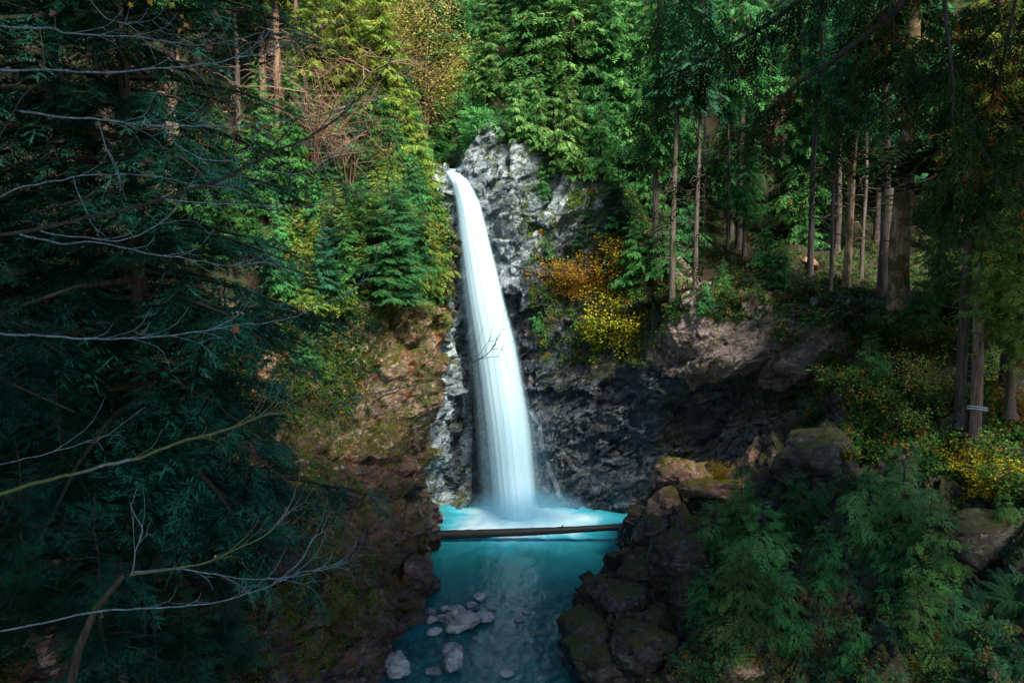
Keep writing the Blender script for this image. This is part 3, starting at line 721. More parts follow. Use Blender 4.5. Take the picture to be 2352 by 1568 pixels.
def spray(n=12, W=0.34, droop=0.25, lw=0.05, ang=50, sub=0, r=rng):
    """flat spray of unit length along +x made of slender leaflets"""
    Q = []
    for i in range(n):
        t = (i + 0.7) / n
        for sgn in ((1, -1) if n < 9 else ((1,) if i % 2 else (-1,))):
            b = np.array([t * 0.95, 0, -droop * t * t])
            L = W * (0.35 + 0.65 * math.sin(math.pi * min(1, t * 0.85 + 0.18))) * r.uniform(0.8, 1.2)
            a = R(ang) * r.uniform(0.8, 1.15)
            d = np.array([math.cos(a), sgn * math.sin(a), r.uniform(-0.35, 0.0)])
            pr = np.cross(d, [0, 0, 1]); pr /= np.linalg.norm(pr)
            if sub:
                for k in range(sub):
                    tt = (k + 0.6) / sub; bb = b + d * L * tt; l2 = L * 0.42 * (1.1 - tt)
                    for s2 in (1, -1):
                        d2 = d * 0.75 + pr * s2 * 0.65 + np.array([0, 0, r.uniform(-.2, .1)])
                        w2 = np.cross(d2, [0, 0, 1]); w2 = w2 / np.linalg.norm(w2) * lw * 0.5
                        Q.append([bb, bb + d2 * l2 * .5 + w2, bb + d2 * l2, bb + d2 * l2 * .5 - w2])
            w = pr * lw * (0.5 if sub else 1)
            Q.append([b, b + d * L * 0.5 + w, b + d * L, b + d * L * 0.5 - w])
    e = np.array([0.85, 0, -droop * .72]); e2 = np.array([1.08, 0, -droop * 1.2])
    Q.append([e, (e + e2) / 2 + [0, lw * .6, 0], e2, (e + e2) / 2 - [0, lw * .6, 0]])
    return np.array(Q)

def inst(T, Ms, Os):
    """T (q,4,3), Ms (m,3,3), Os (m,3) -> (m*q,4,3)"""
    return (np.einsum('mij,qkj->mqki', np.asarray(Ms), T) + np.asarray(Os)[:, None, None]).reshape(-1, 4, 3)

def bough(L, ns, kind, sp, r, spr=1.0):
    """one branch of length L along +x with sprays; returns quads and axis"""
    rise, drp = {'cedar': (0.05, 0.38), 'hemlock': (0.12, 0.30), 'fir': (0.25, 0.15)}[kind]
    ax = lambda s: np.array([s * L * 0.97, 0, L * (rise * s - drp * s * s + (0.10 * s ** 4 if kind == 'cedar' else 0))])
    Ms, Os = [], []
    for k in range(ns):
        s = 0.12 + 0.88 * (k + r.uniform(0, .8)) / ns
        o = ax(s)
        side = 1 if k % 2 else -1
        if s > 0.93: yaw = r.uniform(-.3, .3)
        else: yaw = side * R(r.uniform(35, 75))
        ln = spr * L * (0.42 * (1.1 - s) + 0.15) * r.uniform(0.7, 1.2)
        if kind == 'cedar': pit = R(r.uniform(12, 50)); roll = R(r.uniform(-30, 30))
        elif kind == 'hemlock': pit = R(r.uniform(5, 32)); roll = R(r.uniform(-20, 20))
        else: pit = R(r.uniform(-10, 15)); roll = R(r.uniform(-15, 15))
        Ms.append(rotz(yaw) @ roty(pit) @ rotx(roll) * ln); Os.append(o + r.normal(size=3) * 0.03 * L)
    return inst(sp, Ms, Os), ax

def conifer(name, H, start, maxlen, nb, kind, sp, seed, leaf, bark, trunk_r=None, ns=14, prof='full', sides=10, dead=0, tpow=1.0, spr=1.0):
    """returns Empty root with trunk and crown meshes, base at origin"""
    r = np.random.default_rng(seed)
    root = empty(name)
    tr = trunk_r or H * 0.014
    bends = np.array([[r.normal() * 0.012 * H * k / 6, r.normal() * 0.012 * H * k / 6, H * k / 6] for k in range(7)]); bends[0, :2] = 0
    tp = cr_eval(bends, np.linspace(0, 6, 26))
    tb = Tubes()
    rad = tr * (1 - np.linspace(0, 1, 26) * 0.93) ** tpow; rad[0] *= 1.7; rad[1] *= 1.15
    tb.add(tp, rad, sides, 0.05, r)
    cen = lambda z: np.array([np.interp(z, tp[:, 2], tp[:, 0]), np.interp(z, tp[:, 2], tp[:, 1]), z])
    bs = [bough(1.0, ns, kind, sp, r, spr) for _ in range(5)]
    Q = []
    for k in range(nb):
        f = (k + r.uniform(0, 1)) / nb
        z = H * (start + (1 - start) * f * 0.985)
        if prof == 'full': L = maxlen * (1 - f) ** 0.75 * (0.7 + 0.3 * min(1, f * 6 + .3))
        elif prof == 'column': L = maxlen * (1.0 - 0.25 * f)
        else: L = maxlen * (1 - f) ** 0.6 * min(1, 0.35 + f * 3)
        L *= r.uniform(0.6, 1.18); L = max(L, 0.06 * maxlen)
        az = k * 2.39996 + r.normal() * 0.35
        q, ax = bs[k % 5]
        c = cen(z)
        tilt = R(r.uniform(-12, 12)) + (R(-35) * f ** 3)
        Mx = rotz(az) @ roty(tilt) * L
        Q.append(inst(q, [Mx], [c]))
        pts = [Mx @ ax(s) + c for s in (0, .3, .6, .95)]
        tb.add(pts, np.array([0.016, 0.011, 0.007, 0.003]) * (L + 0.6), 3)
    for k in range(dead):
        z = H * start * r.uniform(0.25, 1.0); az = r.uniform(0, 6.28); L = maxlen * r.uniform(.3, .8)
        c = cen(z); d = np.array([math.cos(az), math.sin(az), 0])
        tb.add([c, c + d * L * .5 + [0, 0, r.uniform(-.1, .15) * L], c + d * L + [0, 0, r.uniform(-.45, .1) * L]], np.array([.02, .012, .004]) * (L + .4), 3)
    to = tb.build('trunk', bark, root)
    co = quads_obj('crown', np.concatenate(Q), leaf, root)
    return root

def copy_tree(root, loc, rz, sc, label, cat, group=None, mats=None, lean=0.0, name=None):
    rt = root.copy(); C.objects.link(rt)
    rt.location = loc; rt.rotation_euler = (lean, 0, rz); rt.scale = sc if isinstance(sc, tuple) else (sc,) * 3
    for ch in list(root.children):
        c = ch.copy(); C.objects.link(c); c.parent = rt
        c.matrix_parent_inverse = ch.matrix_parent_inverse
        if mats and c.type == 'MESH':
            key = ch.name.split('.')[0]
            if key in mats:
                c.material_slots[0].link = 'OBJECT'; c.material_slots[0].material = mats[key]
    tag(rt, label, cat, group)
    return rt

SP_C = spray(11, 0.36, 0.30, 0.072, 48)
SP_H = spray(13, 0.38, 0.18, 0.055, 58)
SP_Cn = spray(12, 0.36, 0.30, 0.040, 48, sub=3)
SP_Hn = spray(15, 0.36, 0.20, 0.024, 56, sub=5)

protos = []
def proto(*a, **k):
    o = conifer(*a, **k); protos.append(o); return o
PC = [proto('cedar_tree', 22, 0.16, 3.6, 120, 'cedar', SP_C, 21, M['cedar'], M['bark_grey'], ns=15),
      proto('cedar_tree', 18, 0.22, 3.2, 100, 'cedar', SP_C, 22, M['cedar'], M['bark_grey'], ns=15, prof='egg'),
      proto('cedar_tree', 26, 0.42, 3.4, 100, 'cedar', SP_C, 23, M['cedar'], M['bark_grey'], ns=15, dead=14)]
PH = [proto('hemlock_tree', 24, 0.30, 3.4, 120, 'hemlock', SP_H, 31, M['hemlock_far'], M['bark_grey'], ns=15, dead=12),
      proto('hemlock_tree', 20, 0.15, 3.6, 120, 'hemlock', SP_H, 32, M['hemlock_far'], M['bark_grey'], ns=15)]
PS = [proto('cedar_sapling', 5.5, 0.05, 1.7, 70, 'cedar', SP_C, 41, M['cedar'], M['bark_dark'], ns=14),
      proto('hemlock_sapling', 6.0, 0.04, 1.7, 80, 'hemlock', SP_H, 42, M['hemlock_far'], M['bark_dark'], ns=14),
      proto('cedar_sapling', 4.2, 0.02, 1.6, 60, 'cedar', SP_C, 43, M['cedar'], M['bark_dark'], ns=14, prof='egg')]
PT = [proto('cedar_tree', 30, 0.44, 3.6, 110, 'cedar', SP_C, 24, M['cedar'], M['bark_grey'], ns=15, dead=30, trunk_r=0.36, tpow=0.7),
      proto('hemlock_tree', 30, 0.50, 3.2, 100, 'hemlock', SP_H, 25, M['hemlock_far'], M['bark_grey'], ns=15, dead=40, trunk_r=0.30, tpow=0.7)]
PSN = [proto('cedar_sapling', 4.5, 0.02, 2.1, 42, 'cedar', SP_Cn, 44, M['cedar'], M['bark_dark'], ns=13, spr=1.3, prof='egg')]

def used_first(fn):
    return fn
_used = set()
def place(pr, loc, rz, sc, label, cat, group=None, mats=None, lean=0.0):
    return copy_tree(pr, loc, rz, sc, label, cat, group, mats, lean)

# --- leafy shrubs (broad leaves in clusters on stems)
def leaf_cluster(n, spread, size, r):
    c = r.normal(size=(n, 3)) * spread
    az = r.uniform(0, 6.28, n); ti = r.normal(size=n) * 0.5; ro = r.normal(size=n) * 0.5
    Q = []
    for k in range(n):
        m = rotz(az[k]) @ roty(ti[k]) @ rotx(ro[k]) * size * r.uniform(.6, 1.3)
        q = np.array([[0, 0, 0], [.5, .42, .05], [1, 0, -.1], [.5, -.42, .05]])
        Q.append(q @ m.T + c[k])
    return np.array(Q)

def shrub(name, H, W, nst, ncl, leafn, size, seed, leaf, bark, bare=False):
    r = np.random.default_rng(seed)
    root = empty(name); tb = Tubes(); Q = []
    for k in range(nst):
        az = r.uniform(0, 6.28); out = W * r.uniform(.3, 1) ; h = H * r.uniform(.6, 1.0)
        d = np.array([math.cos(az), math.sin(az), 0])
        pts = smooth_poly([(0, 0, -.2), tuple(d * out * .25 + [0, 0, h * .45]), tuple(d * out * .6 + [0, 0, h * .85]), tuple(d * out + [0, 0, h])], 12)
        tb.add(pts, np.linspace(0.03, 0.006, 12) * (0.6 + H / 4), 4)
        for j in range(ncl):
            i = r.integers(3, 12); c = pts[i]
            e = c + r.normal(size=3) * W * 0.28 * np.array([1, 1, .6])
            tb.add([c, (c + e) / 2 + [0, 0, .06], e], [0.010 + .003 * H, 0.006 + .002 * H, 0.003], 3)
            if bare:
                for q in range(3):
                    e3 = e + r.normal(size=3) * W * .2; tb.add([e, (e + e3) / 2 + r.normal(size=3) * .05, e3], [.007, .005, .003], 3)
            else: Q.append(leaf_cluster(leafn, W * 0.11, size, r) + e)
    tb.build('stem', bark, root)
    if Q: quads_obj('leaves', np.concatenate(Q), leaf, root)
    protos.append(root)
    return root
SHY = shrub('maple_shrub', 2.2, 1.4, 10, 14, 26, 0.10, 61, M['maple_yellow'], M['twig_dark'])
SHG = shrub('leafy_shrub', 1.5, 1.1, 9, 11, 18, 0.10, 62, M['under'], M['twig_dark'])
SHB = shrub('bare_shrub', 3.2, 2.2, 16, 9, 0, 0, 63, None, M['twig_brown'], bare=True)
TRM = shrub('maple_tree', 9.0, 3.4, 14, 26, 34, 0.13, 64, M['maple_lime'], M['bark_warm'])

# --- fern
def fern(seed, n=15, L=1.0):
    r = np.random.default_rng(seed); Q = []
    for k in range(n):
        az = k * 2.4 + r.uniform(-.3, .3); ln = L * r.uniform(.7, 1.1); el = R(r.uniform(35, 75))
        N = 22; t = np.linspace(0.06, 1, N); a = el - t * R(85); 
        x = np.concatenate([[0], np.cumsum(np.cos(a))[:-1]]) * ln / N; z = np.concatenate([[0], np.cumsum(np.sin(a))[:-1]]) * ln / N
        Rz = rotz(az)
        for i in range(N):
            w = 0.13 * L * math.sin(math.pi * min(1, 0.12 + t[i] * 0.86)) ** .7
            for s in (1, -1):
                b = np.array([x[i], 0, z[i]]); d = np.array([0.35 * w, s * w, -0.15 * w]); u = np.array([ln / N * .42, 0, 0])
                Q.append(np.array([b - u * .6, b + d * .6 + u, b + d, b + d * .5 - u]) @ Rz.T)
            if i < N - 1:
                b = np.array([x[i], 0, z[i]]); b2 = np.array([x[i + 1], 0, z[i + 1]]); u = np.array([0, .006, 0])
                Q.append(np.array([b - u, b + u, b2 + u, b2 - u]) @ Rz.T)
    return np.array(Q)
FE = quads_obj('sword_fern', fern(71), M['fern'])
protos.append(FE)

def place_fern(px, py, sc, label, mat=None, group='sword ferns on the banks'):
    p, n = hit(px, py)
    if p is None: return
    o = FE.copy(); C.objects.link(o); o.location = p; o.scale = (sc,) * 3
    q = Vector((0, 0, 1)).lerp(n if n.dot(CAMP - p) > 0 else -n, 0.55).normalized()
    o.rotation_euler = q.to_track_quat('Z', 'Y').to_euler(); o.rotation_euler.rotate_axis('Z', random.uniform(0, 6.28))
    if mat: o.material_slots[0].link = 'OBJECT'; o.material_slots[0].material = mat
    tag(o, label, 'fern', group)

def on_ground(px, py, push=0.3):
    p, n = hit(px, py)
    if p is None: return None
    return p + ray(px, py).normalized() * push

def put(pr, px, py, Hpx, label, cat, group=None, mats=None, H0=None, wide=1.0, sink=0.2, rz=None, lean=0.0, Y=None):
    """plant with its foot at pixel px,py and Hpx pixels tall"""
    p = at(px, py, Y) if Y else on_ground(px, py)
    if p is None: print('no ground', px, py, label); return
    h = Hpx / scale_at(p); s = h / H0
    return copy_tree(pr, (p.x, p.y, p.z - sink), random.uniform(0, 6.28) if rz is None else rz, (s * wide, s * wide, s), label, cat, group, mats, lean)

HG = {id(PC[0]): 22, id(PC[1]): 18, id(PC[2]): 26, id(PH[0]): 24, id(PH[1]): 20, id(PS[0]): 5.5, id(PS[1]): 6.0, id(PS[2]): 4.2, id(PSN[0]): 4.5, id(SHY): 2.2, id(SHG): 1.5, id(SHB): 3.2, id(TRM): 9.0}
# ================================================================== PLACEMENT
Hof = lambda pr: HG[id(pr)]
HG[id(PT[0])] = 30; HG[id(PT[1])] = 30
rnd = random.Random(5)

def inpoly(x, y, poly):
    c = False; j = len(poly) - 1
    for i in range(len(poly)):
        if (poly[i][1] > y) != (poly[j][1] > y) and x < (poly[j][0] - poly[i][0]) * (y - poly[i][1]) / (poly[j][1] - poly[i][1] + 1e-9) + poly[i][0]: c = not c
        j = i
    return c

# ---- the forest behind and beside the falls
YG = {'crown': M['cedar_yellow']}
WB = {'trunk': M['bark_warm']}
def where(px):
    return ('on the slope left of the waterfall' if px < 1000 else 'on the slope straight above the waterfall' if px < 1500 else
            'among the dim trunks on the right hillside' if px < 2000 else 'deep in the shade at the right edge')
pos = []
for k in range(9000):
    X_, Y_ = rnd.uniform(-62, 78), rnd.uniform(70, 124)
    if abs(X_) > Y_ * 0.66: continue
    if X_ < -4 and Y_ < 72: continue
    if -7 < X_ < 2.5 and Y_ < 80: continue                # the gully of the stream
    md = 4.6 + (Y_ - 70) * 0.05
    if any((X_ - a) ** 2 + (Y_ - b_) ** 2 < md * md for a, b_ in pos): continue
    pos.append((X_, Y_))
    if len(pos) >= 230: break
print('far trees', len(pos))
for X_, Y_ in pos:
    p = drop(X_, Y_)
    if p is None: continue
    px = 1176 + X_ / Y_ * F
    right = px > 1480
    if right and Y_ < 92: pr = rnd.choice([PT[1], PH[0], PC[0], PH[1], PC[1]])
    elif px < 960: pr = rnd.choice([PC[0], PC[1], PC[2], PH[1]])
    else: pr = rnd.choice([PC[0], PC[1], PH[1], PC[0], PH[0], PC[2]])
    sc = rnd.uniform(0.75, 1.15)
    kind = 'cedar' if pr.name.startswith('cedar') else 'hemlock'
    mats = dict(YG) if (px < 1000 and kind == 'cedar' and rnd.random() < .75) else {}
    if px < 900: mats['trunk'] = M['bark_warm']
    far = 'far back' if Y_ > 98 else 'nearer'
    if right: lab = f'{"tall bare-trunked" if pr in PT else "shadowy"} {kind} {where(px)}, {far}'
    else: lab = f'{"yellow-green" if "crown" in mats else "green"} {kind} growing {where(px)}, {far}'
    copy_tree(pr, (p.x, p.y, p.z - 0.4), rnd.uniform(0, 6.28), (sc * 1.05, sc * 1.05, sc), lab, 'tree', 'forest trees: ' + lab, mats, rnd.uniform(-.03, .03))

# ---- trees singled out by eye:  px, foot y, prototype, height m, width factor, material overrides, label
ONE = [
 (1505, 762, PT[0], 27, 0.75, {}, 'slim grey tree with its foot on the ledge above the yellow maple'),
 (1543, 705, PT[1], 27, 0.70, {}, 'thin grey tree just right and behind the slim ledge tree'),
 (1597, 672, PT[1], 24, 0.65, {}, 'thin mossy tree with dead twigs left of the pink rock wall'),
 (1672, 580, PT[1], 22, 0.50, {}, 'very thin leaning pale trunk beside the broad pale trunk'),
 (1698, 572, PT[0], 28, 0.85, {}, 'broad pale trunk flared at its foot above the pink rock wall'),
 (1860, 638, PT[1], 27, 0.80, {}, 'straight pale trunk in the middle of the right hillside'),
 (1907, 672, PT[1], 23, 0.55, {}, 'thin curved trunk left of the dark mossy trunk'),
 (1943, 660, PT[0], 26, 0.85, {'trunk': M['bark_mossy']}, 'dark mossy trunk left of the thickest tree'),
 (1978, 642, PT[1], 24, 0.60, {}, 'thin brown trunk directly left of the thickest tree'),
 (1795, 500, PT[1], 27, 0.9, {}, 'dim trunk behind the middle of the right hillside'),
 (1830, 540, PT[0], 26, 0.75, {}, 'dim trunk close left of the straight pale trunk'),
 (1615, 560, PT[1], 25, 0.6, {}, 'dim thin trunk behind the mossy dead-twigged tree'),
]
for px, py, pr, H, w, mats, lab in ONE:
    p = on_ground(px, py)
    if p is None: print('miss', lab); continue
    s_ = H / Hof(pr)
    copy_tree(pr, (p.x, p.y, p.z - 0.5), rnd.uniform(0, 6.28), (s_ * w * 1.1, s_ * w * 1.1, s_), lab, 'tree', 'prominent trunks on the right hillside', mats, rnd.uniform(-.02, .02))

# the thickest tree
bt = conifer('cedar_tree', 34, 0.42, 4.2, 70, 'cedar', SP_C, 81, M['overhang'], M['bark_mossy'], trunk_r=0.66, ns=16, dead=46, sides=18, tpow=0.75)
p = on_ground(2062, 715); bt.location = (p.x, p.y, p.z - 0.8)
tag(bt, 'thickest tree, mossy trunk flaring at its foot above the right bank', 'tree')
bt2 = conifer('cedar_tree', 30, 0.5, 3.0, 50, 'cedar', SP_C, 82, M['overhang'], M['bark_grey'], trunk_r=0.34, ns=14, dead=20, sides=12, tpow=0.7)
p = on_ground(2040, 690, 1.5); bt2.location = (p.x - .5, p.y, p.z - 0.8)
tag(bt2, 'grey trunk half hidden behind the thickest mossy tree', 'tree')
nt = conifer('cedar_tree', 26, 0.50, 3.2, 90, 'cedar', SP_C, 83, M['cedar_yellow'], M['bark_warm'], trunk_r=0.30, ns=16, dead=14, sides=12, tpow=0.6)
p = on_ground(2238, 1010); nt.location = (p.x, p.y, p.z - 0.8)
tag(nt, 'brown straight tree on the right bank ringed by a pale cable', 'tree')
cb = Tubes()
for k in range(2):
    a_ = np.linspace(-2.9, 0.2, 18); c_ = at(2236 + 4 * k, 935 + 3 * k, p.y - 0.1)
    cb.add([(p.x + 0.52 * math.cos(q), p.y + 0.52 * math.sin(q), c_.z - 0.10 * math.sin(q * 1.2 + 1) - 0.05 * k) for q in a_], 0.028, 5)
t = NT('pale_cable_plastic'); pp = t.n('ShaderNodeBsdfPrincipled'); pp.inputs['Base Color'].default_value = (0.75, 0.82, 0.85, 1); pp.inputs['Roughness'].default_value = 0.4
cbo = cb.build('tree_cable', t.done(pp.outputs[0])); tag(cbo, 'pale cable looped round the brown tree on the right bank', 'cable')
for px, py, pr, H, w, mats, lab in [
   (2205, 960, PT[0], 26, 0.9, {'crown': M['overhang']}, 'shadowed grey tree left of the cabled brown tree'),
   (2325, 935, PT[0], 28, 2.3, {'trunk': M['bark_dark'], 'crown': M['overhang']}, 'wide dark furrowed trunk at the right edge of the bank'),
   (2290, 800, PC[0], 22, 1.1, {'crown': M['cedar_yellow']}, 'yellow-green drooping cedar behind the cabled brown tree'),
   (2400, 1000, PC[1], 13, 1.1, {'crown': M['cedar_yellow']}, 'yellow-green drooping cedar cut by the right edge'),
   (2150, 760, PC[1], 10, 0.9, {}, 'young dim cedar right of the thickest mossy tree')]:
    p = on_ground(px, py)
    if p is None: p = at(px, py, 44)
    s_ = H / Hof(pr); copy_tree(pr, (p.x, p.y, p.z - 0.5), rnd.uniform(0, 6.28), (s_ * w, s_ * w, s_), lab, 'tree', None, mats)

for px, py, Y_, H, w, lab in [(2318, 960, 36, 12, 1.3, 'sunlit yellow-green cedar spilling over the right edge of the bank'), (2420, 1080, 30, 10, 1.3, 'yellow-green cedar mostly cut off by the right edge'), (2265, 800, 44, 9, 1.2, 'small yellow-green cedar just right of the cabled tree')]:
    p = at(px, py, Y_); s_ = H / 18
    copy_tree(PC[1], p, rnd.uniform(0, 6.28), (s_ * w, s_ * w, s_), lab, 'tree', None, {'crown': M['cedar_yellow'], 'trunk': M['bark_dark']})
# left slope: trunks behind the foreground hemlock, warm in the light
for px, py, H, w, mb, lab in [
   (400, 420, 26, 1.6, 'bark_warm', 'pale thick trunk glimpsed behind the dark hemlock, upper left'),
   (245, 420, 26, 2.0, 'bark_dark', 'dark thick trunk rising behind the dark hemlock, upper left'),
   (32, 300, 24, 0.8, 'bark_warm', 'narrow pale trunk near the upper left corner'),
   (130, 360, 26, 1.8, 'bark_dark', 'broad dark trunk near the upper left corner'),
   (548, 300, 24, 0.7, 'bark_grey', 'thin dark trunk left of the sunlit brown trunks'),
   (605, 310, 24, 1.1, 'bark_warm', 'sunlit brown trunk, leftmost of the upper left row'),
   (640, 320, 25, 1.0, 'bark_warm', 'sunlit brown trunk, middle of the upper left row'),
   (688, 315, 25, 0.8, 'bark_warm', 'sunlit brown trunk, rightmost of the upper left row')]:
    p = on_ground(px, py)
    if p is None: print('miss', lab); continue
    copy_tree(PT[0], (p.x, p.y, p.z - 0.5), rnd.uniform(0, 6.28), (H / 30 * w, H / 30 * w, H / 30), lab, 'tree', 'trunks on the upper left slope', {'trunk': M[mb]})

# ---- young conifers on the slope left of the fall
def fill(poly, step, protos_, hpx, mats_fn, labels, cat, group, wide=1.0, jit=0.45, sink=.15, lean=0.0):
    xs = [q[0] for q in poly]; ys = [q[1] for q in poly]; n = 0
    y = min(ys)
    while y < max(ys):
        x = min(xs) + (step * .5 if int(y / step) % 2 else 0)
        while x < max(xs):
            px, py = x + rnd.uniform(-jit, jit) * step, y + rnd.uniform(-jit, jit) * step
            if inpoly(px, py, poly):
                pr = rnd.choice(protos_); lab = labels(px, py, pr)
                o = put(pr, px, py, rnd.uniform(*hpx), lab, cat, group + ': ' + lab, mats_fn(px, py, pr), Hof(pr), wide, sink, lean=rnd.uniform(-lean, lean))
                n += 1
            x += step
        y += step * .8
    return n

def lslab(px, py, pr):
    k = 'cedar' if pr.name.startswith('cedar') else 'hemlock'
    v = 'high on the slope' if py < 250 else 'halfway down the slope' if py < 480 else 'at the brink of the rusty cliff'
    h = 'close to the falling water' if px > 900 else 'further left of the waterfall' if px > 780 else 'beside the dark hemlock branches'
    return f'young {k} {v}, {h}'
lm = lambda px, py, pr: {'crown': M['cedar_yellow']} if (rnd.random() < (.5 if px < 860 else .3)) else {}
fill([(690, 60), (930, 60), (985, 330), (965, 430), (975, 560), (1005, 690), (760, 730), (690, 560)], 46, PS, (110, 230), lm, lslab, 'young conifer', 'young conifers on the left slope', 1.15)
for px, py, h, lab, pr, m in [
   (900, 690, 330, 'olive-green pointed young hemlock overlooking the left rim of the fall', PS[1], {'crown': M['cedar']}),
   (835, 640, 260, 'bushy olive young hemlock left of the pointed one', PS[1], {'crown': M['cedar']}),
   (970, 680, 200, 'green sapling leaning over the left edge of the falling water', PS[0], {}),
   (965, 480, 120, 'small pale green sapling against the blue rock left of the lip', PS[0], {})]:
    put(pr, px, py, h, lab, 'young conifer', None, m, Hof(pr), 1.25)
# foliage hanging on the cliff left, below the rim
fill([(690, 700), (780, 690), (770, 860), (690, 880)], 52, PS, (90, 150), lambda *a: {'crown': M['cedar_yellow']} if rnd.random() < .35 else {}, 
     lambda px, py, pr: f'{"cedar" if pr.name.startswith("cedar") else "hemlock"} seedling {"on the upper" if py < 830 else "on the lower"} rusty cliff face', 'young conifer', 'seedlings on the rusty cliff', 1.2)

# autumn maple above left of the lip, brown bare shrubs
for px, py, h, pr, lab, cat, m in [
   (975, 330, 330, TRM, 'yellow-green autumn maple standing above the waterfall lip', 'tree', {}),
   (890, 230, 300, TRM, 'yellow-green autumn maple left of the lip, higher up', 'tree', {}),
   (760, 330, 250, SHB, 'bare brown shrub tangle highest on the left slope', 'shrub', {}),
   (720, 430, 240, SHB, 'bare brown shrub tangle beside the hemlock tips', 'shrub', {}),
   (800, 460, 200, SHB, 'bare brown shrub tangle in the middle of the left slope', 'shrub', {}),
   (850, 290, 200, SHB, 'bare brown shrub tangle below the autumn maples', 'shrub', {}),
   (1440, 640, 90, SHY, 'topmost golden shrub on the rock right of the waterfall', 'shrub', {}),
   (1400, 690, 95, SHY, 'golden shrub below the topmost golden shrub', 'shrub', {}),
   (1330, 700, 88, SHY, 'orange shrub growing left of the golden shrubs', 'shrub', {'leaves': M['maple_orange']}),
   (1290, 690, 80, SHY, 'small orange and green shrub nearest the falling water', 'shrub', {'leaves': M['maple_orange']}),
   (1440, 810, 130, SHY, 'bright yellow-green maple bush overhanging the dark rock', 'shrub', {'leaves': M['maple_gold']}),
   (1395, 830, 120, SHY, 'yellow-green maple bush left of the brightest one', 'shrub', {'leaves': M['maple_gold']}),
   (1460, 760, 110, SHY, 'yellow maple bush squeezed against the slim grey trunk', 'shrub', {'leaves': M['maple_gold']}),
   (2270, 1160, 105, SHY, 'golden maple shrub glowing on the shaded right bank', 'shrub', {}),
   (2230, 1110, 80, SHY, 'smaller golden shrub up and left of the glowing one', 'shrub', {}),
   (2125, 940, 110, SHY, 'yellow-green shrub on the mound below the thickest tree', 'shrub', {'leaves': M['maple_lime']}),
   (1655, 1110, 45, SHY, 'tiny yellow seedling on the bare ledge', 'shrub', {}),
   (2330, 980, 90, SHY, 'dim ochre shrub at the foot of the wide dark trunk', 'shrub', {'leaves': M['maple_orange']})]:
    put(pr, px, py, h, lab, cat, None, m, Hof(pr), 1.0, 0.1)

for px, py, h, w, lab, m in [
   (880, 330, 430, 1.2, 'golden-green cedar left of the lip, nearest the autumn maples', 'cedar_yellow'),
   (800, 350, 480, 1.2, 'golden-green cedar high on the left slope, middle one', 'cedar_yellow'),
   (725, 330, 480, 1.1, 'light cedar high on the left slope beside the brown trunks', 'cedar_yellow'),
   (670, 480, 350, 1.1, 'green cedar behind the tips of the hemlock branches, upper', 'cedar'),
   (600, 520, 380, 1.2, 'dim green cedar hidden behind the hemlock crown, rightmost', 'cedar'),
   (520, 560, 380, 1.2, 'dim green cedar hidden behind the hemlock crown, middle', 'cedar'),
   (530, 640, 300, 1.3, 'dim green cedar low behind the hemlock crown, right one', 'cedar'),
   (575, 600, 240, 1.3, 'small green cedar low behind the reaching hemlock tips', 'cedar'),
   (470, 660, 280, 1.3, 'dim green cedar low behind the hemlock crown, left one', 'cedar'),
   (440, 600, 380, 1.2, 'dim green cedar hidden behind the hemlock crown, leftmost', 'cedar'),
   (640, 700, 260, 1.2, 'green cedar behind the tips of the hemlock branches, lower', 'cedar')]:
    put(PC[rnd.choice([0, 1])], px, py, h, lab, 'tree', None, {'crown': M[m], 'trunk': M['bark_dark']}, 20, w, 0.3)
# big light cedars standing above the fall, over the pale rock
for px, py, h, w, lab, pr in [
   (1215, 300, 520, 1.25, 'big light green cedar right behind the pale rock, leftmost', PC[0]),
   (1310, 345, 560, 1.3, 'big light green cedar behind the pale rock, in the middle', PC[1]),
   (1400, 390, 560, 1.25, 'big light green cedar above the ribbed rock', PC[0]),
   (1265, 230, 520, 1.2, 'big green cedar further up behind the middle light cedar', PC[1]),
   (1030, 190, 480, 1.2, 'dense green cedar in the gully far behind the lip', PC[1]),
   (1120, 260, 330, 1.2, 'smaller green cedar left of the big light ones, above the pointed rock', PC[0]),
   (1030, 300, 300, 1.2, 'smaller green cedar in the gully above the lip', PC[1]),
   (1470, 440, 560, 1.1, 'big teal green cedar left of the slim ledge trees', PC[0])]:
    put(pr, px, py, h, lab, 'tree', None, {'crown': M['cedar_bright'], 'trunk': M['bark_dark']}, Hof(pr), w, 0.3)
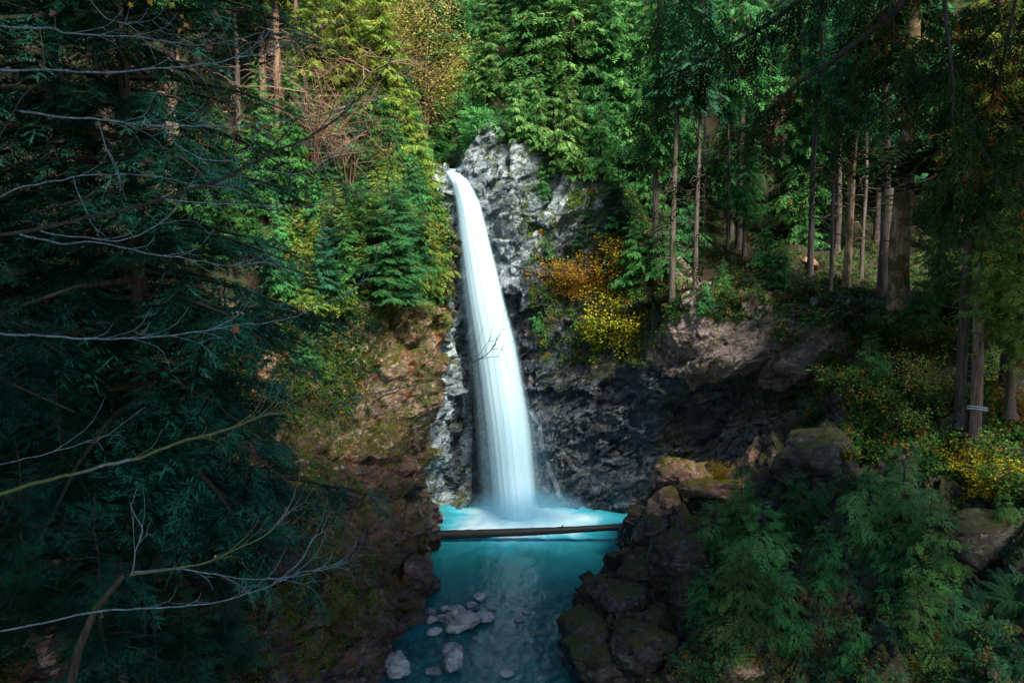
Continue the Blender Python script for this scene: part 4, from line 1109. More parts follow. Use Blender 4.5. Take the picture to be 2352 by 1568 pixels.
for px, py, r_, el, fl, mt, lab in [
   (1572, 1100, 62, 1.4, .8, 'rock_tan', 'tan boulder with a mossy top on the tip of the bare ledge'),
   (1650, 1125, 52, 1.8, .5, 'rock_tan', 'low tan slab behind the mossy-topped boulder on the ledge'),
   (1540, 1180, 58, 1.1, 1.1, 'rock_tan', 'tall mossy block under the tan boulder'),
   (1880, 1060, 95, 1.2, .8, 'rock_right', 'big dark block under the overhang below the mound'),
   (2245, 1250, 105, 1.4, .7, 'rock_right', 'big dark boulder on the shaded right bank'),
   (1500, 1240, 52, .9, 1.3, 'rock_right', 'black wet block at the right end of the log'),
   (1560, 1290, 70, 1.0, 1.3, 'rock_right', 'mossy dark block behind the log-end block'),
   (1470, 1320, 55, 1.2, .9, 'rock_right', 'black angular block left of the mossy dark block'),
   (1390, 1355, 45, 1.2, .9, 'rock_right', 'black angular block jutting into the pool'),
   (1450, 1400, 80, 1.3, .9, 'rock_right', 'large dark slab sloping to the near right water'),
   (1330, 1430, 55, 1.4, .7, 'rock_right', 'low black slab at the tip of the right bank'),
   (1360, 1500, 80, 1.2, .8, 'rock_right', 'large black boulder nearest on the right water edge'),
   (1480, 1500, 90, 1.1, .9, 'rock_right', 'dark block between the nearest boulder and the cedars'),
   (1700, 1540, 60, 1.0, .8, 'rock_tan', 'tan rounded boulder under the cedar thicket'),
   (1590, 1380, 70, .9, 1.3, 'rock_right', 'upright brown block left of the cedar thicket'),
   (640, 1290, 60, 1.2, .8, 'rock_low', 'dark wet bulge low on the left bank'),
   (940, 1440, 45, 1.0, .9, 'rock_low', 'brown block at the left water edge'),
   (960, 1330, 50, .8, 1.2, 'rock_low', 'upright grey block where the left bank meets the pool'),
   (905, 1530, 40, 1.3, .6, 'boulder', 'wet pale slab at the foot of the left bank'),
   (1860, 605, 22, 1.2, .8, 'rock_tan', 'tan stone beside the foot of the straight pale trunk')]:
    p_, _n = hit(px, py)
    if p_ is not None:
        o = boulder(p_, r_ / scale_at(p_), int(px), fl, el, M[mt]); tag(o, lab, 'boulder', 'rocks on the right bank')
# right of the fall top: cedars draping over rock
for px, py, h, lab, pr in [
   (1190, 320, 170, 'light green cedar sapling just right of the pointed rock', PS[0]),
   (1235, 350, 210, 'light green cedar sapling draping over the pale rock', PS[0]),
   (1300, 400, 230, 'light green cedar sapling right of the draping one', PS[2]),
   (1380, 420, 220, 'green cedar sapling above the grey ribbed rock', PS[0]),
   (1250, 460, 110, 'little cedar seedling rooted in the middle of the pale rock', PS[2]),
   (1330, 780, 120, 'low green cedar seedling on the dark rock left of the yellow bushes', PS[0]),
   (1260, 600, 120, 'small fresh green seedling close right of the falling water', PS[2]),
   (1240, 760, 90, 'tiny seedling on the dark rock nearest the falling water', PS[2]),
   (1350, 560, 160, 'dark green hemlock seedling under the ribbed rock', PS[1]),
   (1420, 560, 210, 'dark hemlock sapling at the right end of the ribbed rock', PS[1]),
   (1460, 660, 200, 'cedar sapling behind the golden shrubs', PS[0]),
   (1400, 620, 110, 'low hemlock seedling behind the orange shrub', PS[1]),
   (1520, 640, 190, 'cedar sapling between the slim ledge trees', PS[0]),
   (1580, 600, 170, 'cedar sapling behind the thin mossy tree', PS[2]),
   (1660, 690, 110, 'low blue-green cedar seedling on top of the pink rock wall', PS[0]),
   (1620, 720, 80, 'tiny cedar seedling at the left corner of the pink rock wall', PS[2]),
   (1760, 610, 150, 'cedar sapling between pale trunk and straight trunk', PS[0]),
   (1790, 660, 130, 'cedar sapling in front of the straight pale trunk', PS[2]),
   (1850, 560, 170, 'teal cedar sapling behind the straight pale trunk', PS[0]),
   (1920, 560, 180, 'teal cedar sapling behind the dark mossy trunk', PS[0]),
   (1480, 480, 230, 'green cedar sapling high beside the slim ledge trees', PS[0]),
   (1600, 470, 220, 'green cedar sapling high above the pink rock wall', PS[0]),
   (1700, 440, 220, 'dim cedar sapling higher up behind the broad pale trunk', PS[2])]:
    put(pr, px, py, h, lab, 'young conifer', None, {'crown': M['cedar_bright']} if 'light' in lab else {}, Hof(pr), 1.2)

# lower right bank: drooping cedars
for px, py, h, w, lab in [
   (1700, 1240, 190, .9, 'narrow bright cedar sapling growing up past the bare ledge'),
   (1640, 1330, 200, 1.2, 'light green cedar sapling left of the bank thicket, upper'),
   (1750, 1370, 240, 1.2, 'bright cedar sapling in the middle of the left thicket'),
   (1700, 1460, 230, 1.3, 'bright cedar sapling hanging lowest in the left thicket'),
   (1620, 1430, 150, 1.1, 'small dim cedar sapling over the dark rock face'),
   (1790, 1480, 200, 1.1, 'cedar sapling at the lower right of the left thicket'),
   (1830, 1250, 190, 1.2, 'dim blue-green cedar sapling between the two thickets'),
   (1890, 1350, 170, 1.0, 'dim cedar sapling below the blue-green one'),
   (2070, 1250, 260, 1.1, 'tall cedar sapling topping the right thicket'),
   (1990, 1260, 210, 1.0, 'cedar sapling left of the tall one in the right thicket'),
   (2130, 1330, 230, 1.2, 'cedar sapling right of the tall one in the right thicket'),
   (2080, 1390, 200, 1.3, 'cedar sapling filling the middle of the right thicket'),
   (2110, 1520, 210, 1.2, 'bright cedar sapling lowest in the right thicket'),
   (2180, 1470, 160, 1.0, 'cedar sapling above the big dark ferns'),
   (1960, 1540, 150, 1.0, 'dim cedar sapling near the bottom of the bank'),
   (2300, 1240, 130, 1.0, 'blurred cedar sapling at the right edge near the golden shrub'),
   (2000, 860, 110, 1.3, 'low cedar sapling on top of the mound'),
   (2180, 720, 150, 1.2, 'cedar sapling right of the thickest tree foot'),
   (2110, 740, 110, 1.2, 'low cedar sapling against the thickest tree foot')]:
    put(PSN[0], px, py, h, lab, 'young conifer', None, {'crown': M['cedar_bright'] if 'bright' in lab or 'light' in lab or 'tall' in lab else M['cedar']}, 4.5, w * 1.1, 0.2)

# shrubs of the mound and left bank
for px, py, h, lab in [
   (1960, 810, 70, 'leafy green shrub at the top edge of the mound'), (2040, 800, 80, 'leafy green shrub on the crest of the mound'),
   (2120, 820, 80, 'leafy shrub below the thickest tree'), (2200, 830, 90, 'leafy shrub between mound and cabled tree'),
   (1930, 900, 60, 'low leafy shrub on the left flank of the mound'), (2010, 960, 80, 'leafy shrub in the middle of the mound'),
   (2080, 1000, 70, 'leafy shrub low on the mound'), (2160, 960, 70, 'leafy shrub left of the cabled tree'),
   (1820, 800, 60, 'little shrub on the ledge above the cave'), (1700, 710, 50, 'little shrub on top of the pink wall'),
   (2290, 1090, 90, 'leafy shrub right of the golden maple shrub'), (2330, 1150, 90, 'leafy shrub at the right edge of the bank')]:
    put(SHG, px, py, h, lab, 'shrub', None, {}, 1.5, 1.3, 0.1)

# ferns
for px, py, sc, lab, mt in [
   (430, 960, 1.3, 'blue-green sword fern highest under the hemlock', 'fern_teal'), (480, 1010, 1.5, 'blue-green sword fern right below the highest one', 'fern_teal'),
   (420, 1070, 1.6, 'large blue-green sword fern arching left', 'fern_teal'), (500, 1110, 1.5, 'large blue-green sword fern arching over the dark bank', 'fern_teal'),
   (540, 1200, 1.3, 'blue-green sword fern beside the wet cliff', 'fern_teal'), (380, 1190, 1.3, 'shadowed sword fern at the lower left', 'fern_teal'),
   (790, 720, 1.3, 'yellowing fern hanging under the left rim', None), (770, 880, 1.2, 'green fern on the rusty cliff beside the hemlock tips', None),
   (860, 700, 1.2, 'fern at the rim above the rusty cliff', None), (860, 850, .8, 'small fern in the middle of the rusty cliff', None),
   (2180, 1400, 1.5, 'large dark sword fern on the lower right bank, leftmost', None), (2260, 1420, 1.6, 'large dark sword fern on the lower right bank, middle', None),
   (2330, 1380, 1.4, 'large dark sword fern cut by the right edge', None), (2240, 1500, 1.5, 'dark sword fern low in the right corner', None),
   (2320, 1530, 1.4, 'dark sword fern lowest in the right corner', None), (2150, 1460, 1.1, 'small dark fern left of the large ones', None),
   (1890, 1240, 1.1, 'fern in the gap between the cedar thickets', None), (2060, 1460, 1.0, 'fern under the right cedar thicket', None),
   (1740, 740, .9, 'small fern on top of the pink rock wall', None), (1800, 760, .9, 'fern right along the top of the pink wall', None),
   (1860, 740, .9, 'fern at the right end of the pink wall', None), (1690, 700, .8, 'fern at the foot of the broad pale trunk', None)]:
    place_fern(px, py, sc, lab, M[mt] if mt else None)

# ---- ground cover that nobody could count
def cover(name, poly, n, mat, tmpl, size, up=0.4, seed=1, minn=-1.0):
    r = random.Random(seed); Ms, Os = [], []
    xs = [q[0] for q in poly]; ys = [q[1] for q in poly]; tries = 0
    while len(Ms) < n and tries < n * 6:
        tries += 1
        px, py = r.uniform(min(xs), max(xs)), r.uniform(min(ys), max(ys))
        if not inpoly(px, py, poly): continue
        p, nn = hit(px, py)
        if p is None: continue
        if nn.dot(CAMP - p) < 0: nn = -nn
        if nn.z < minn: continue
        v = vnoise(np.array([[p.x * .6, p.y * .6, p.z * .6]]), seed)[0]
        if v + r.uniform(-.4, .4) < -0.05: continue
        ax = (nn * (1 - up) + Vector((0, 0, up))).normalized()
        m = ax.to_track_quat('Z', 'Y').to_matrix() @ Matrix.Rotation(r.uniform(0, 6.28), 3, 'Z')
        Ms.append(np.array(m) * size * r.uniform(.5, 1.3)); Os.append(np.array(p))
    o = quads_obj(name, inst(tmpl, Ms, Os), mat); o['kind'] = 'stuff'
    return o
rr_ = np.random.default_rng(90)
T_tuft = leaf_cluster(12, 0.28, 0.30, rr_) + [0, 0, .2]
T_small = leaf_cluster(6, 0.35, 0.26, rr_) + [0, 0, .06]
T_leaf = leaf_cluster(3, 0.5, 0.30, rr_) * np.array([1, 1, .15]) + [0, 0, .05]
T_moss = leaf_cluster(16, 0.30, 0.16, rr_) * np.array([1, 1, .5]) + [0, 0, .02]
T_spr = inst(SP_C, [rotz(k * 1.25) @ roty(R(-15 + 25 * (k % 2))) for k in range(5)], np.zeros((5, 3)))
cover('undergrowth', [(650, 80), (940, 60), (1010, 340), (1030, 690), (640, 720)], 3200, M['under'], T_tuft, 0.8, .5, 1)
cover('undergrowth', [(650, 80), (940, 60), (1010, 340), (1030, 690), (640, 720)], 1500, M['cedar_yellow'], T_spr, 0.7, .4, 2)
cover('undergrowth', [(600, 620), (1030, 640), (1040, 760), (900, 760), (780, 1000), (640, 1000)], 1500, M['under'], T_tuft, 0.45, .4, 3)
cover('moss', [(700, 700), (1030, 700), (1000, 1100), (960, 1400), (700, 1568), (600, 1200)], 7000, M['moss'], T_moss, 0.28, .2, 4)
cover('undergrowth', [(700, 700), (1000, 700), (980, 1000), (700, 1100)], 900, M['under'], T_tuft, 0.24, .3, 23)
cover('fallen_leaves', [(600, 1080), (960, 1080), (975, 1400), (900, 1500), (700, 1568), (560, 1568)], 2600, M['autumn'], T_leaf, 0.22, .1, 5)
cover('fallen_leaves', [(700, 700), (1030, 700), (1000, 1080), (700, 1080)], 1500, M['autumn'], T_leaf, 0.25, .1, 6)
cover('undergrowth', [(500, 1000), (760, 1000), (900, 1250), (900, 1450), (640, 1568), (450, 1568)], 700, M['maple_lime'], T_small, 0.20, .3, 7)
cover('undergrowth', [(500, 1000), (760, 1000), (900, 1250), (900, 1450), (640, 1568), (450, 1568)], 900, M['under'], T_tuft, 0.26, .3, 22)
cover('undergrowth', [(-60, 900), (520, 900), (620, 1200), (600, 1568), (-60, 1568)], 2600, M['overhang'], T_spr, 0.50, .45, 8)  # near-black leaves paint shade into the gaps behind the sprays
cover('undergrowth', [(-60, 700), (680, 700), (640, 1000), (-60, 1000)], 2000, M['overhang'], T_spr, 0.6, .45, 9)  # same near-black leaf colour, painted shade behind the hemlock branches
cover('undergrowth', [(900, 0), (1520, 0), (1520, 470), (1300, 350), (1140, 290), (1000, 370), (900, 350)], 3500, M['cedar'], T_spr, 1.0, .4, 20)
cover('undergrowth', [(660, 0), (900, 0), (900, 350), (700, 600)], 1200, M['cedar_yellow'], T_spr, 0.9, .4, 21)
cover('undergrowth', [(1200, 420), (1480, 440), (1560, 700), (1500, 840), (1250, 830), (1200, 600)], 2200, M['under'], T_tuft, 0.38, .3, 10, 0.15)
cover('moss', [(1110, 310), (1480, 440), (1500, 860), (1250, 900), (1150, 500)], 1600, M['moss'], T_moss, 0.40, .2, 11, 0.1)
cover('undergrowth', [(1400, 430), (2352, 480), (2352, 780), (1980, 760), (1900, 740), (1500, 720)], 1500, M['under'], T_tuft, 0.50, .4, 12)
cover('undergrowth', [(1400, 430), (2352, 480), (2352, 780), (1980, 760), (1900, 740), (1500, 720)], 2600, M['overhang'], T_spr, 0.60, .4, 24)  # near-black leaves stand in for shade on the right hillside floor
cover('undergrowth', [(1900, 740), (2352, 740), (2352, 1120), (2100, 1080), (1800, 1030), (1890, 880)], 3600, M['under'], T_tuft, 0.45, .4, 13)
cover('undergrowth', [(1600, 1120), (2352, 1060), (2352, 1568), (1500, 1568), (1560, 1300)], 1200, M['fern'], T_spr, 0.34, .35, 14)
cover('undergrowth', [(1600, 1120), (2352, 1060), (2352, 1568), (1500, 1568), (1560, 1300)], 1600, M['under'], T_tuft, 0.32, .35, 15)
cover('fallen_leaves', [(1300, 1150), (1800, 1060), (2000, 1568), (1300, 1568)], 1300, M['autumn'], T_leaf, 0.20, .1, 16, .2)
cover('fallen_leaves', [(1180, 650), (1500, 700), (1480, 900), (1200, 860)], 700, M['autumn'], T_leaf, 0.30, .1, 17)
cover('moss', [(1550, 700), (1900, 740), (1880, 900), (1500, 1100)], 1000, M['moss'], T_moss, 0.35, .2, 18)

# ---- foreground hemlocks on the left bank
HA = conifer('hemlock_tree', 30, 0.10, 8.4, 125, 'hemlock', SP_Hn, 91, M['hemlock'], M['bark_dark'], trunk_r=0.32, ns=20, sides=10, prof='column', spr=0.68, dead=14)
pA = at(345, 1330, 29); HA.location = pA
tag(HA, 'big dark teal hemlock whose drooping branches reach towards the waterfall', 'tree')
def nearcopy(px, py, Y, sc, lab, rz=1.0, m=None):
    p = at(px, py, Y); return copy_tree(HA, p, rz, sc, lab, 'tree', 'dark hemlocks on the left bank', m)
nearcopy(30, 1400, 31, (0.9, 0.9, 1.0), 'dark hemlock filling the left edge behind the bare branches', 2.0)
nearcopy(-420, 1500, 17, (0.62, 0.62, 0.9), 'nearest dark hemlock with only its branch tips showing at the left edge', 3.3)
SL = conifer('hemlock_sapling', 6, 0.05, 2.4, 80, 'hemlock', SP_Hn, 92, M['hemlock'], M['bark_dark'], ns=16, spr=0.8)
protos.append(SL)
for px, py, Y, sc, lab in [
   (60, 1420, 21, 0.8, 'young teal hemlock at the left edge, above the bottom one'), (240, 1560, 21, 0.85, 'young teal hemlock in the lower left corner'),
   (430, 1640, 25, 0.8, 'young hemlock by the bottom edge beside the trunk'), (150, 1240, 24, 0.8, 'young hemlock under the mossy branch'),
   (560, 1330, 33, 0.8, 'young dark hemlock right of the ferns'), (330, 1480, 25, 0.7, 'young hemlock behind the leaning dead stem'),
   (620, 1130, 39, 0.9, 'young hemlock at the lower end of the reaching branches'), (520, 1520, 30, 0.7, 'soft green young hemlock low beside the wet cliff')]:
    p = at(px, py, Y); copy_tree(SL, (p.x, p.y, p.z - .3), rnd.uniform(0, 6), sc, lab, 'young conifer', None)
tk = Tubes(); tk.add([at(275, 1900, 24), at(278, 1560, 24.5), at(274, 1440, 25), at(270, 1340, 25.2), at(268, 1290, 25.3)], [.24, .20, .18, .15, .05], 10, .04)
o = tk.build('dead_trunk', M['bark_grey']); tag(o, 'bare grey trunk standing in the lower left thicket', 'tree trunk')
tk = Tubes(); tk.add([at(150, 1640, 17), at(180, 1490, 17), at(220, 1395, 17), at(285, 1320, 17)], [.09, .08, .065, .05], 7, .06)
o = tk.build('leaning_stem', M['bark_dark']); tag(o, 'leaning mossy stem from which the lower bare branches fork', 'tree stem')

# ---- bare branches in front, from the left
def leafshape(c, size, r):
    """a lobed dead maple leaf, slightly curled"""
    pts = []
    for k in range(15):
        a_ = math.pi * 2 * k / 15; rad_ = 1.0 if k % 3 == 0 else (0.55 if k % 3 == 1 else 0.65)
        pts.append((math.cos(a_) * rad_, math.sin(a_) * rad_ , 0.35 * math.sin(a_ * 2 + c.x) * rad_))
    m = np.array(Matrix.Rotation(r.uniform(0, 6), 3, 'Z') @ Matrix.Rotation(r.uniform(.6, 1.8), 3, 'X'))
    V = [np.zeros(3) + [0, 0, -.15]] + [np.array(q) for q in pts]
    V = np.array(V) @ m.T * size + np.array(c)
    return V, [[0, 1 + k, 1 + (k + 1) % 15] for k in range(15)]
t = NT('dead_maple_leaf'); P_ = t.coord(); pp = t.n('ShaderNodeBsdfPrincipled')
t.set(pp.inputs['Base Color'], t.mix(t.noise(P_, 14, 3), (0.14, 0.05, 0.025), (0.34, 0.16, 0.09))); pp.inputs['Roughness'].default_value = .7; M['deadleaf'] = t.done(pp.outputs[0])
t = NT('yellow_maple_leaf'); P_ = t.coord(); pp = t.n('ShaderNodeBsdfPrincipled')
t.set(pp.inputs['Base Color'], t.mix(t.noise(P_, 14, 3), (0.42, 0.17, 0.02), (0.62, 0.42, 0.03))); pp.inputs['Roughness'].default_value = .6; M['yleaf'] = t.done(pp.outputs[0])

def branch(pts, Y0, Y1, w0, w1, mat, label, twigs=6, seed=0, up=1, tl=90, leaves=(), tw_r=0.45):
    r = random.Random(seed); tb = Tubes(); n = len(pts)
    full = []
    for k, (x, y) in enumerate(pts): full.append(at(x, y, Y0 + (Y1 - Y0) * k / (n - 1)))
    N = n * 8; P_ = smooth_poly(full, N)
    P_ = P_ + 0.016 * np.stack([fbm(P_ * 5 + seed, 3, 1), fbm(P_ * 5 + seed, 3, 2), fbm(P_ * 5 + seed, 3, 3)], 1)
    W = np.linspace(w0, w1, N) * 0.31 * np.linspace(Y0, Y1, N) / F
    tb.add(P_, W, 6, 0.06)
    for k in range(int(twigs * 1.6)):
        i = int(N * r.uniform(0.25, 0.97)); a = Vector(P_[min(i, N - 1)]); b_ = Vector(P_[max(0, i - 2)])
        d = (a - b_).normalized(); L = tl * r.uniform(.5, 1.5) * a.y / F
        s_ = r.choice([1, 1, -1]) * up
        side = Vector((0.15 * r.uniform(-1, 1), r.uniform(-.6, .6), 1.0 * s_)).normalized()
        q = [a, a + d * L * .30 + side * L * .10, a + d * L * .70 + side * L * .30, a + d * L * .95 + side * L * .75]
        q = smooth_poly(q, 8); tb.add(q, np.linspace(max(W[min(i, N - 1)] * tw_r, .0035), .0018, 8), 4)
        if r.random() < .5:
            m_ = Vector(q[4]); q2 = [m_, m_ + (d * .5 - side * .3) * L * .3, m_ + (d - side * .2) * L * .5]
            tb.add(q2, [.003, .0022, .0015], 4)
    root = tb.build('bare_branch', M[mat])
    tag(root, label, 'branch', None)
    for (x, y, sz, lm_) in leaves:
        # hang the leaf from the nearest place on this branch
        c0 = min(range(N), key=lambda i: (CAMP + (Vector(P_[i]) - CAMP) - at(x, y, P_[i][1])).length)
        c = at(x, y, P_[c0][1]); V, f_ = leafshape(c, 0.75 * sz * c.y / F, r)
        mesh_np('leaf', V, f_, M[lm_], False, root)
        st_ = Tubes(); st_.add([P_[c0], (Vector(P_[c0]) + c) / 2 + Vector((0.005, 0, 0.0)), c], [.0022, .0018, .0018], 4); st_.build('leaf_stalk', M['twig_brown'], root)
    return root
BR = [
 ([(-40, 60), (90, 66), (160, 80), (270, 82), (330, 88), (420, 104), (490, 100), (610, 75)], 7, 8, 8, 2, 'twig_pale', 'topmost pale bare branch from the left, nearly level', 6, [(100, 150, 16, 'deadleaf'), (125, 30, 18, 'deadleaf')]),
 ([(-40, 160), (100, 162), (240, 168), (350, 160), (465, 146), (560, 132), (650, 105), (720, 75), (800, 40)], 7, 8.5, 9, 2, 'twig_pale', 'long bare branch rising to the upper right with curled leaves', 7, [(655, 108, 17, 'deadleaf'), (500, 32, 20, 'deadleaf'), (478, 112, 18, 'deadleaf')]),
 ([(40, 255), (130, 268), (220, 275), (300, 285), (400, 292), (500, 290), (600, 280), (700, 270), (800, 252), (880, 228)], 7, 8.5, 9, 2, 'twig_pale', 'level bare branch crossing in front of the hemlock crown', 9, [(515, 372, 16, 'deadleaf'), (540, 341, 11, 'yleaf')]),
 ([(-40, 540), (120, 520), (220, 497), (330, 470), (430, 440), (530, 400), (620, 355), (700, 320), (760, 280), (800, 250), (860, 190), (920, 110), (965, 55)], 6.5, 8.5, 16, 2, 'twig_dark', 'longest dark bare branch sweeping up towards the yellow maple', 9, []),
 ([(380, 455), (480, 465), (560, 470), (640, 478), (700, 475), (780, 460), (840, 440), (872, 424)], 7, 8, 5, 2, 'twig_pale', 'thin pale branch forking right off the longest dark branch', 3, []),
 ([(-20, 455), (80, 425), (180, 405), (260, 400), (350, 405), (420, 420), (470, 430), (560, 425), (640, 405)], 8, 9, 6, 2, 'twig_pale', 'thin bare branch arching over the longest dark branch', 5, []),
 ([(40, 535), (130, 555), (240, 560), (330, 580), (420, 595), (500, 608), (560, 610), (620, 590), (665, 562)], 7, 8, 7, 2, 'twig_pale', 'bare branch sagging just below the longest dark branch', 6, []),
 ([(90, 532), (200, 545), (300, 548), (360, 520), (400, 480), (410, 462)], 7, 7.5, 6, 2, 'twig_pale', 'short pale branch bending up to meet the longest dark branch', 3, []),
 ([(-40, 762), (60, 770), (150, 775), (260, 778), (370, 772), (450, 762), (520, 750), (600, 742), (680, 725), (760, 690), (810, 668)], 7, 8.5, 9, 2, 'twig_pale', 'bare branch at mid height carrying one pale curled leaf', 8, [(540, 757, 17, 'deadleaf')]),
 ([(380, 295), (420, 340), (470, 365), (530, 365), (570, 340), (590, 295)], 8, 8.3, 5, 2, 'twig_pale', 'thin pale branch curving like a bowl in the hemlock crown', 3, []),
 ([(590, 275), (640, 330), (700, 330), (715, 300), (708, 260)], 8, 8.3, 4, 1.6, 'twig_pale', 'short pale twig hooked upward near the hemlock tips', 2, []),
 ([(580, 378), (640, 398), (700, 398), (760, 372), (810, 320), (830, 300)], 8, 8.3, 5, 1.6, 'twig_pale', 'thin pale branch curving up in front of the brown shrubs', 3, []),
 ([(-40, 1150), (60, 1112), (150, 1090), (240, 1070), (340, 1045), (430, 1010), (520, 985), (600, 960), (700, 935), (800, 915), (900, 895), (1000, 870), (1080, 840), (1125, 805), (1140, 788)], 6, 9.5, 15, 2, 'twig_moss', 'long mossy branch reaching in front of the waterfall', 24, [(483, 1002, 8, 'yleaf')]),
 ([(300, 1320), (400, 1305), (480, 1290), (550, 1255), (620, 1220), (660, 1170), (690, 1100), (692, 1045)], 9, 10, 9, 2, 'twig_moss', 'mossy branch curving up from the leaning stem', 7, [(494, 1278, 8, 'yleaf')]),
 ([(300, 1315), (390, 1305), (480, 1315), (560, 1328), (650, 1325), (740, 1310), (835, 1272)], 9, 10, 6, 2, 'twig_pale', 'slender branch running level from the leaning stem', 6, []),
 ([(-40, 1456), (100, 1430), (220, 1405), (320, 1398), (440, 1390), (530, 1375), (620, 1345), (700, 1315), (790, 1288)], 7.5, 9, 8, 2, 'twig_pale', 'lowest long bare branch across the bottom left', 5, [(232, 1415, 12, 'deadleaf')]),
 ([(300, 1318), (310, 1270), (325, 1220), (302, 1160), (322, 1115)], 9, 9, 6, 2, 'twig_pale', 'crooked pale twig standing up from the leaning stem', 2, []),
 ([(-20, 1072), (120, 1035), (220, 1010), (280, 975), (335, 938)], 8, 8.5, 4, 1.6, 'twig_pale', 'thin bare branch just above the mossy branch', 2, []),
 ([(630, 1340), (690, 1290), (720, 1235), (735, 1225)], 10, 10, 4, 1.6, 'twig_pale', 'short pale twig over the wet cliff', 2, []),
 ([(-20, 345), (60, 215), (140, 170), (200, 138), (260, 115), (380, 90), (520, 62)], 9, 10, 7, 2, 'twig_dark', 'dark thin branch slanting across the upper left corner', 5, []),
 ([(200, -10), (245, 40), (300, 60), (330, 88)], 8, 8, 4, 2, 'twig_pale', 'short twig dropping from the top edge to the topmost branch', 2, []),
 ([(235, 295), (248, 340), (268, 390), (275, 440)], 8, 8, 4, 2, 'twig_pale', 'pale twig hanging steeply in front of the dark trunks', 1, []),
 ([(165, 405), (185, 455), (208, 505), (240, 545)], 8, 8, 4, 2, 'twig_pale', 'pale twig slanting down to the sagging branch', 1, []),
]
for k, (pts, Y0, Y1, w0, w1, m_, lab, tw, lv) in enumerate(BR):
    branch(pts, Y0, Y1, w0, w1, m_, lab, tw, 700 + k, 1, 80, lv)
# yellow leaf sprays upper left
branch([(330, -30), (370, 10), (420, 60), (440, 110)], 8, 8, 5, 2, 'twig_dark', 'short leafy twig with yellow leaves at the top left', 3, 760, -1, 50,
       [(395, 12, 13, 'yleaf'), (420, 40, 12, 'yleaf'), (345, 8, 12, 'yleaf'), (428, 58, 11, 'yleaf'), (300, 12, 10, 'yleaf'), (412, 72, 9, 'yleaf')])

# ---- cedar boughs hanging into the picture at the top right
SPO = spray(15, 0.26, 0.20, 0.030, 42, sub=0)
def bough_over(pts, Y0, Y1, w0, label, n2, seed, L2=0.9, sl=0.34, side_all=False):
    r = np.random.default_rng(seed); root = empty('cedar_bough', at(pts[0][0], pts[0][1], Y0)); org = np.array(root.location)
    n = len(pts); full = [np.array(at(x, y, Y0 + (Y1 - Y0) * k / (n - 1))) - org for k, (x, y) in enumerate(pts)]
    P_ = smooth_poly(full, 40); tb = Tubes(); tb.add(P_, np.linspace(w0, 2, 40) * .5 * Y0 / F, 6, .05, r)
    Ms, Os = [], []
    for k in range(n2):
        i = r.integers(3, 40); a = P_[i]; T = P_[i] - P_[i - 1]; T /= np.linalg.norm(T)
        d = T * r.uniform(.2, 1) + r.normal(size=3) * .55; d /= np.linalg.norm(d); L = L2 * r.uniform(.5, 1.2)
        q = smooth_poly([a, a + d * L * .5 + [0, 0, -.05 * L], a + d * L + [0, 0, -.35 * L]], 10)
        tb.add(q, np.linspace(.006, .002, 10), 4)
        for j in range(9):
            c = q[1 + j]; sd = 1 if j % 2 else -1
            yaw = math.atan2(d[1], d[0]) + sd * r.uniform(.2, 1.0); pit = R(r.uniform(25, 85))
            Ms.append(rotz(yaw) @ roty(pit) @ rotx(r.normal() * .6) * sl * r.uniform(.6, 1.3)); Os.append(c)
    tb.build('limb', M['twig_dark'], root); quads_obj('foliage', inst(SPO, Ms, Os), M['overhang'], root)
    tag(root, label, 'branch', 'dark cedar boughs hanging in at the top right'); return root
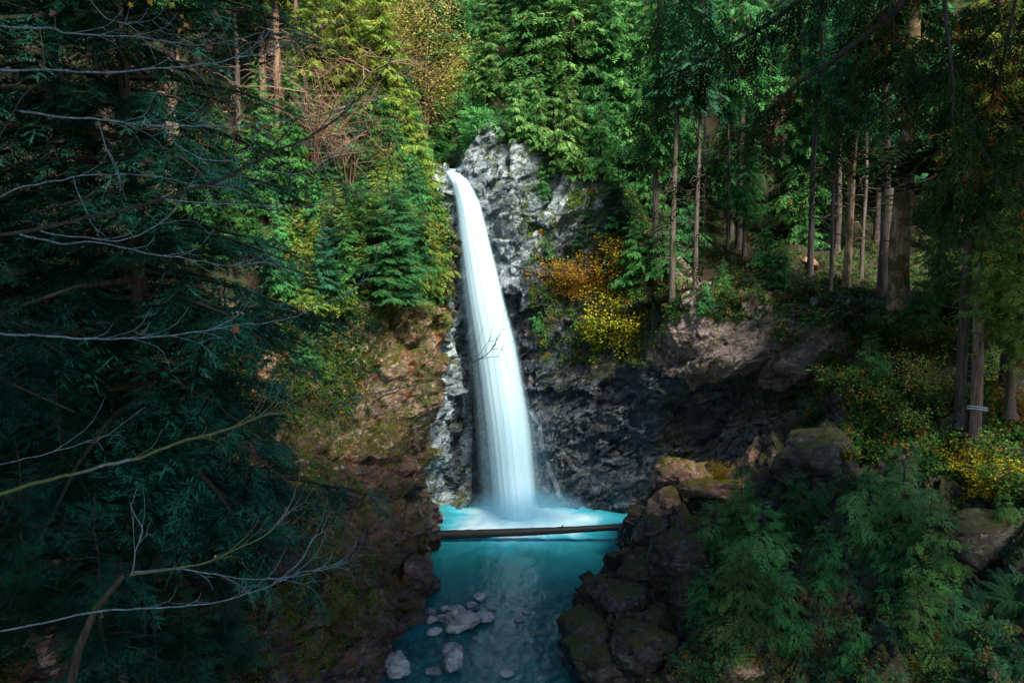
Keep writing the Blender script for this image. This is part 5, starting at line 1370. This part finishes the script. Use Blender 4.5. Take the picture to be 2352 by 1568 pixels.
OV = [
 ([(2130, -60), (2060, 20), (2010, 65), (1950, 110), (1900, 150), (1835, 190), (1780, 240), (1740, 280), (1690, 310), (1640, 360)], 8, 10, 20, 'thickest dark cedar bough slanting down to the left', 30),
 ([(1900, -60), (1800, 30), (1720, 80), (1640, 125), (1570, 160), (1520, 180)], 9, 10.5, 12, 'dark cedar bough parallel to and above the thickest one', 26),
 ([(2165, -60), (2175, 60), (2185, 150), (2190, 200), (2188, 262)], 8, 8, 12, 'dark cedar bough hanging straight down at the top right', 12),
 ([(2345, -60), (2310, 110), (2290, 190), (2255, 265), (2190, 340)], 8, 9, 9, 'dark cedar bough dropping near the right edge', 16),
 ([(2450, 210), (2380, 270), (2330, 300), (2280, 360), (2220, 400), (2180, 430)], 9, 9.5, 9, 'dark cedar bough entering from the right edge at mid height', 24),
 ([(2050, -40), (2042, 40), (2070, 100), (2110, 140)], 8.5, 9, 6, 'short twisted cedar bough under the top edge', 10),
 ([(1480, -70), (1560, -10), (1610, 50), (1640, 110)], 9, 9.5, 6, 'leftmost short cedar bough dipping from the top edge', 16),
 ([(2000, -70), (1930, -20), (1860, 20), (1790, 60)], 9, 9.5, 8, 'cedar bough tucked under the top edge at the middle right', 20),
 ([(2450, -30), (2380, 40), (2320, 90), (2260, 130), (2210, 150)], 8.5, 9, 8, 'cedar bough filling the top right corner', 22),
 ([(2300, 150), (2230, 180), (2140, 220), (2050, 240), (1960, 300)], 9.5, 10.5, 6, 'slim cedar bough crossing in front of the thickest trunk', 18),
 ([(2420, 330), (2360, 380), (2300, 420), (2250, 450)], 9, 9.5, 6, 'lowest dark cedar bough at the right edge', 16),
]
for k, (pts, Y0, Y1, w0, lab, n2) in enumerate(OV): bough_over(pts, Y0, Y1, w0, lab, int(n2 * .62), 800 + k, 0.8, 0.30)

# ---- unseen tall trees added round the viewpoint to block sun from the gorge
SH = conifer('cedar_tree', 56, 0.60, 8.0, 120, 'cedar', SP_C, 95, M['overhang'], M['bark_dark'], trunk_r=.6, ns=16, prof='column')
protos.append(SH)
for x, y, z, sc in [(9, 3, -2, 1.0), (13, 12, -1, 1.0), (19, 4, 0, 1.0), (22, 14, 1, 1.0), (25, 24, 2, .62), (29, 36, 4, .55),
                    (7, -8, -1, 1.05), (18, -8, 0, 1.05), (-10, 6, 0, .95), (-16, 14, 1, .85), (-18, 21, 2, .9), (-23, 30, 4, .85), (-7, -8, 0, 1.0), (30, 8, 2, 1.0)]:
    copy_tree(SH, (x, y, z), rnd.uniform(0, 6), sc, 'unseen tall cedar added on the near bank to block the sun', 'tree', 'unseen cedars added as sun blockers')
for r_ in protos:
    for ch in list(r_.children): bpy.data.objects.remove(ch)
    bpy.data.objects.remove(r_)
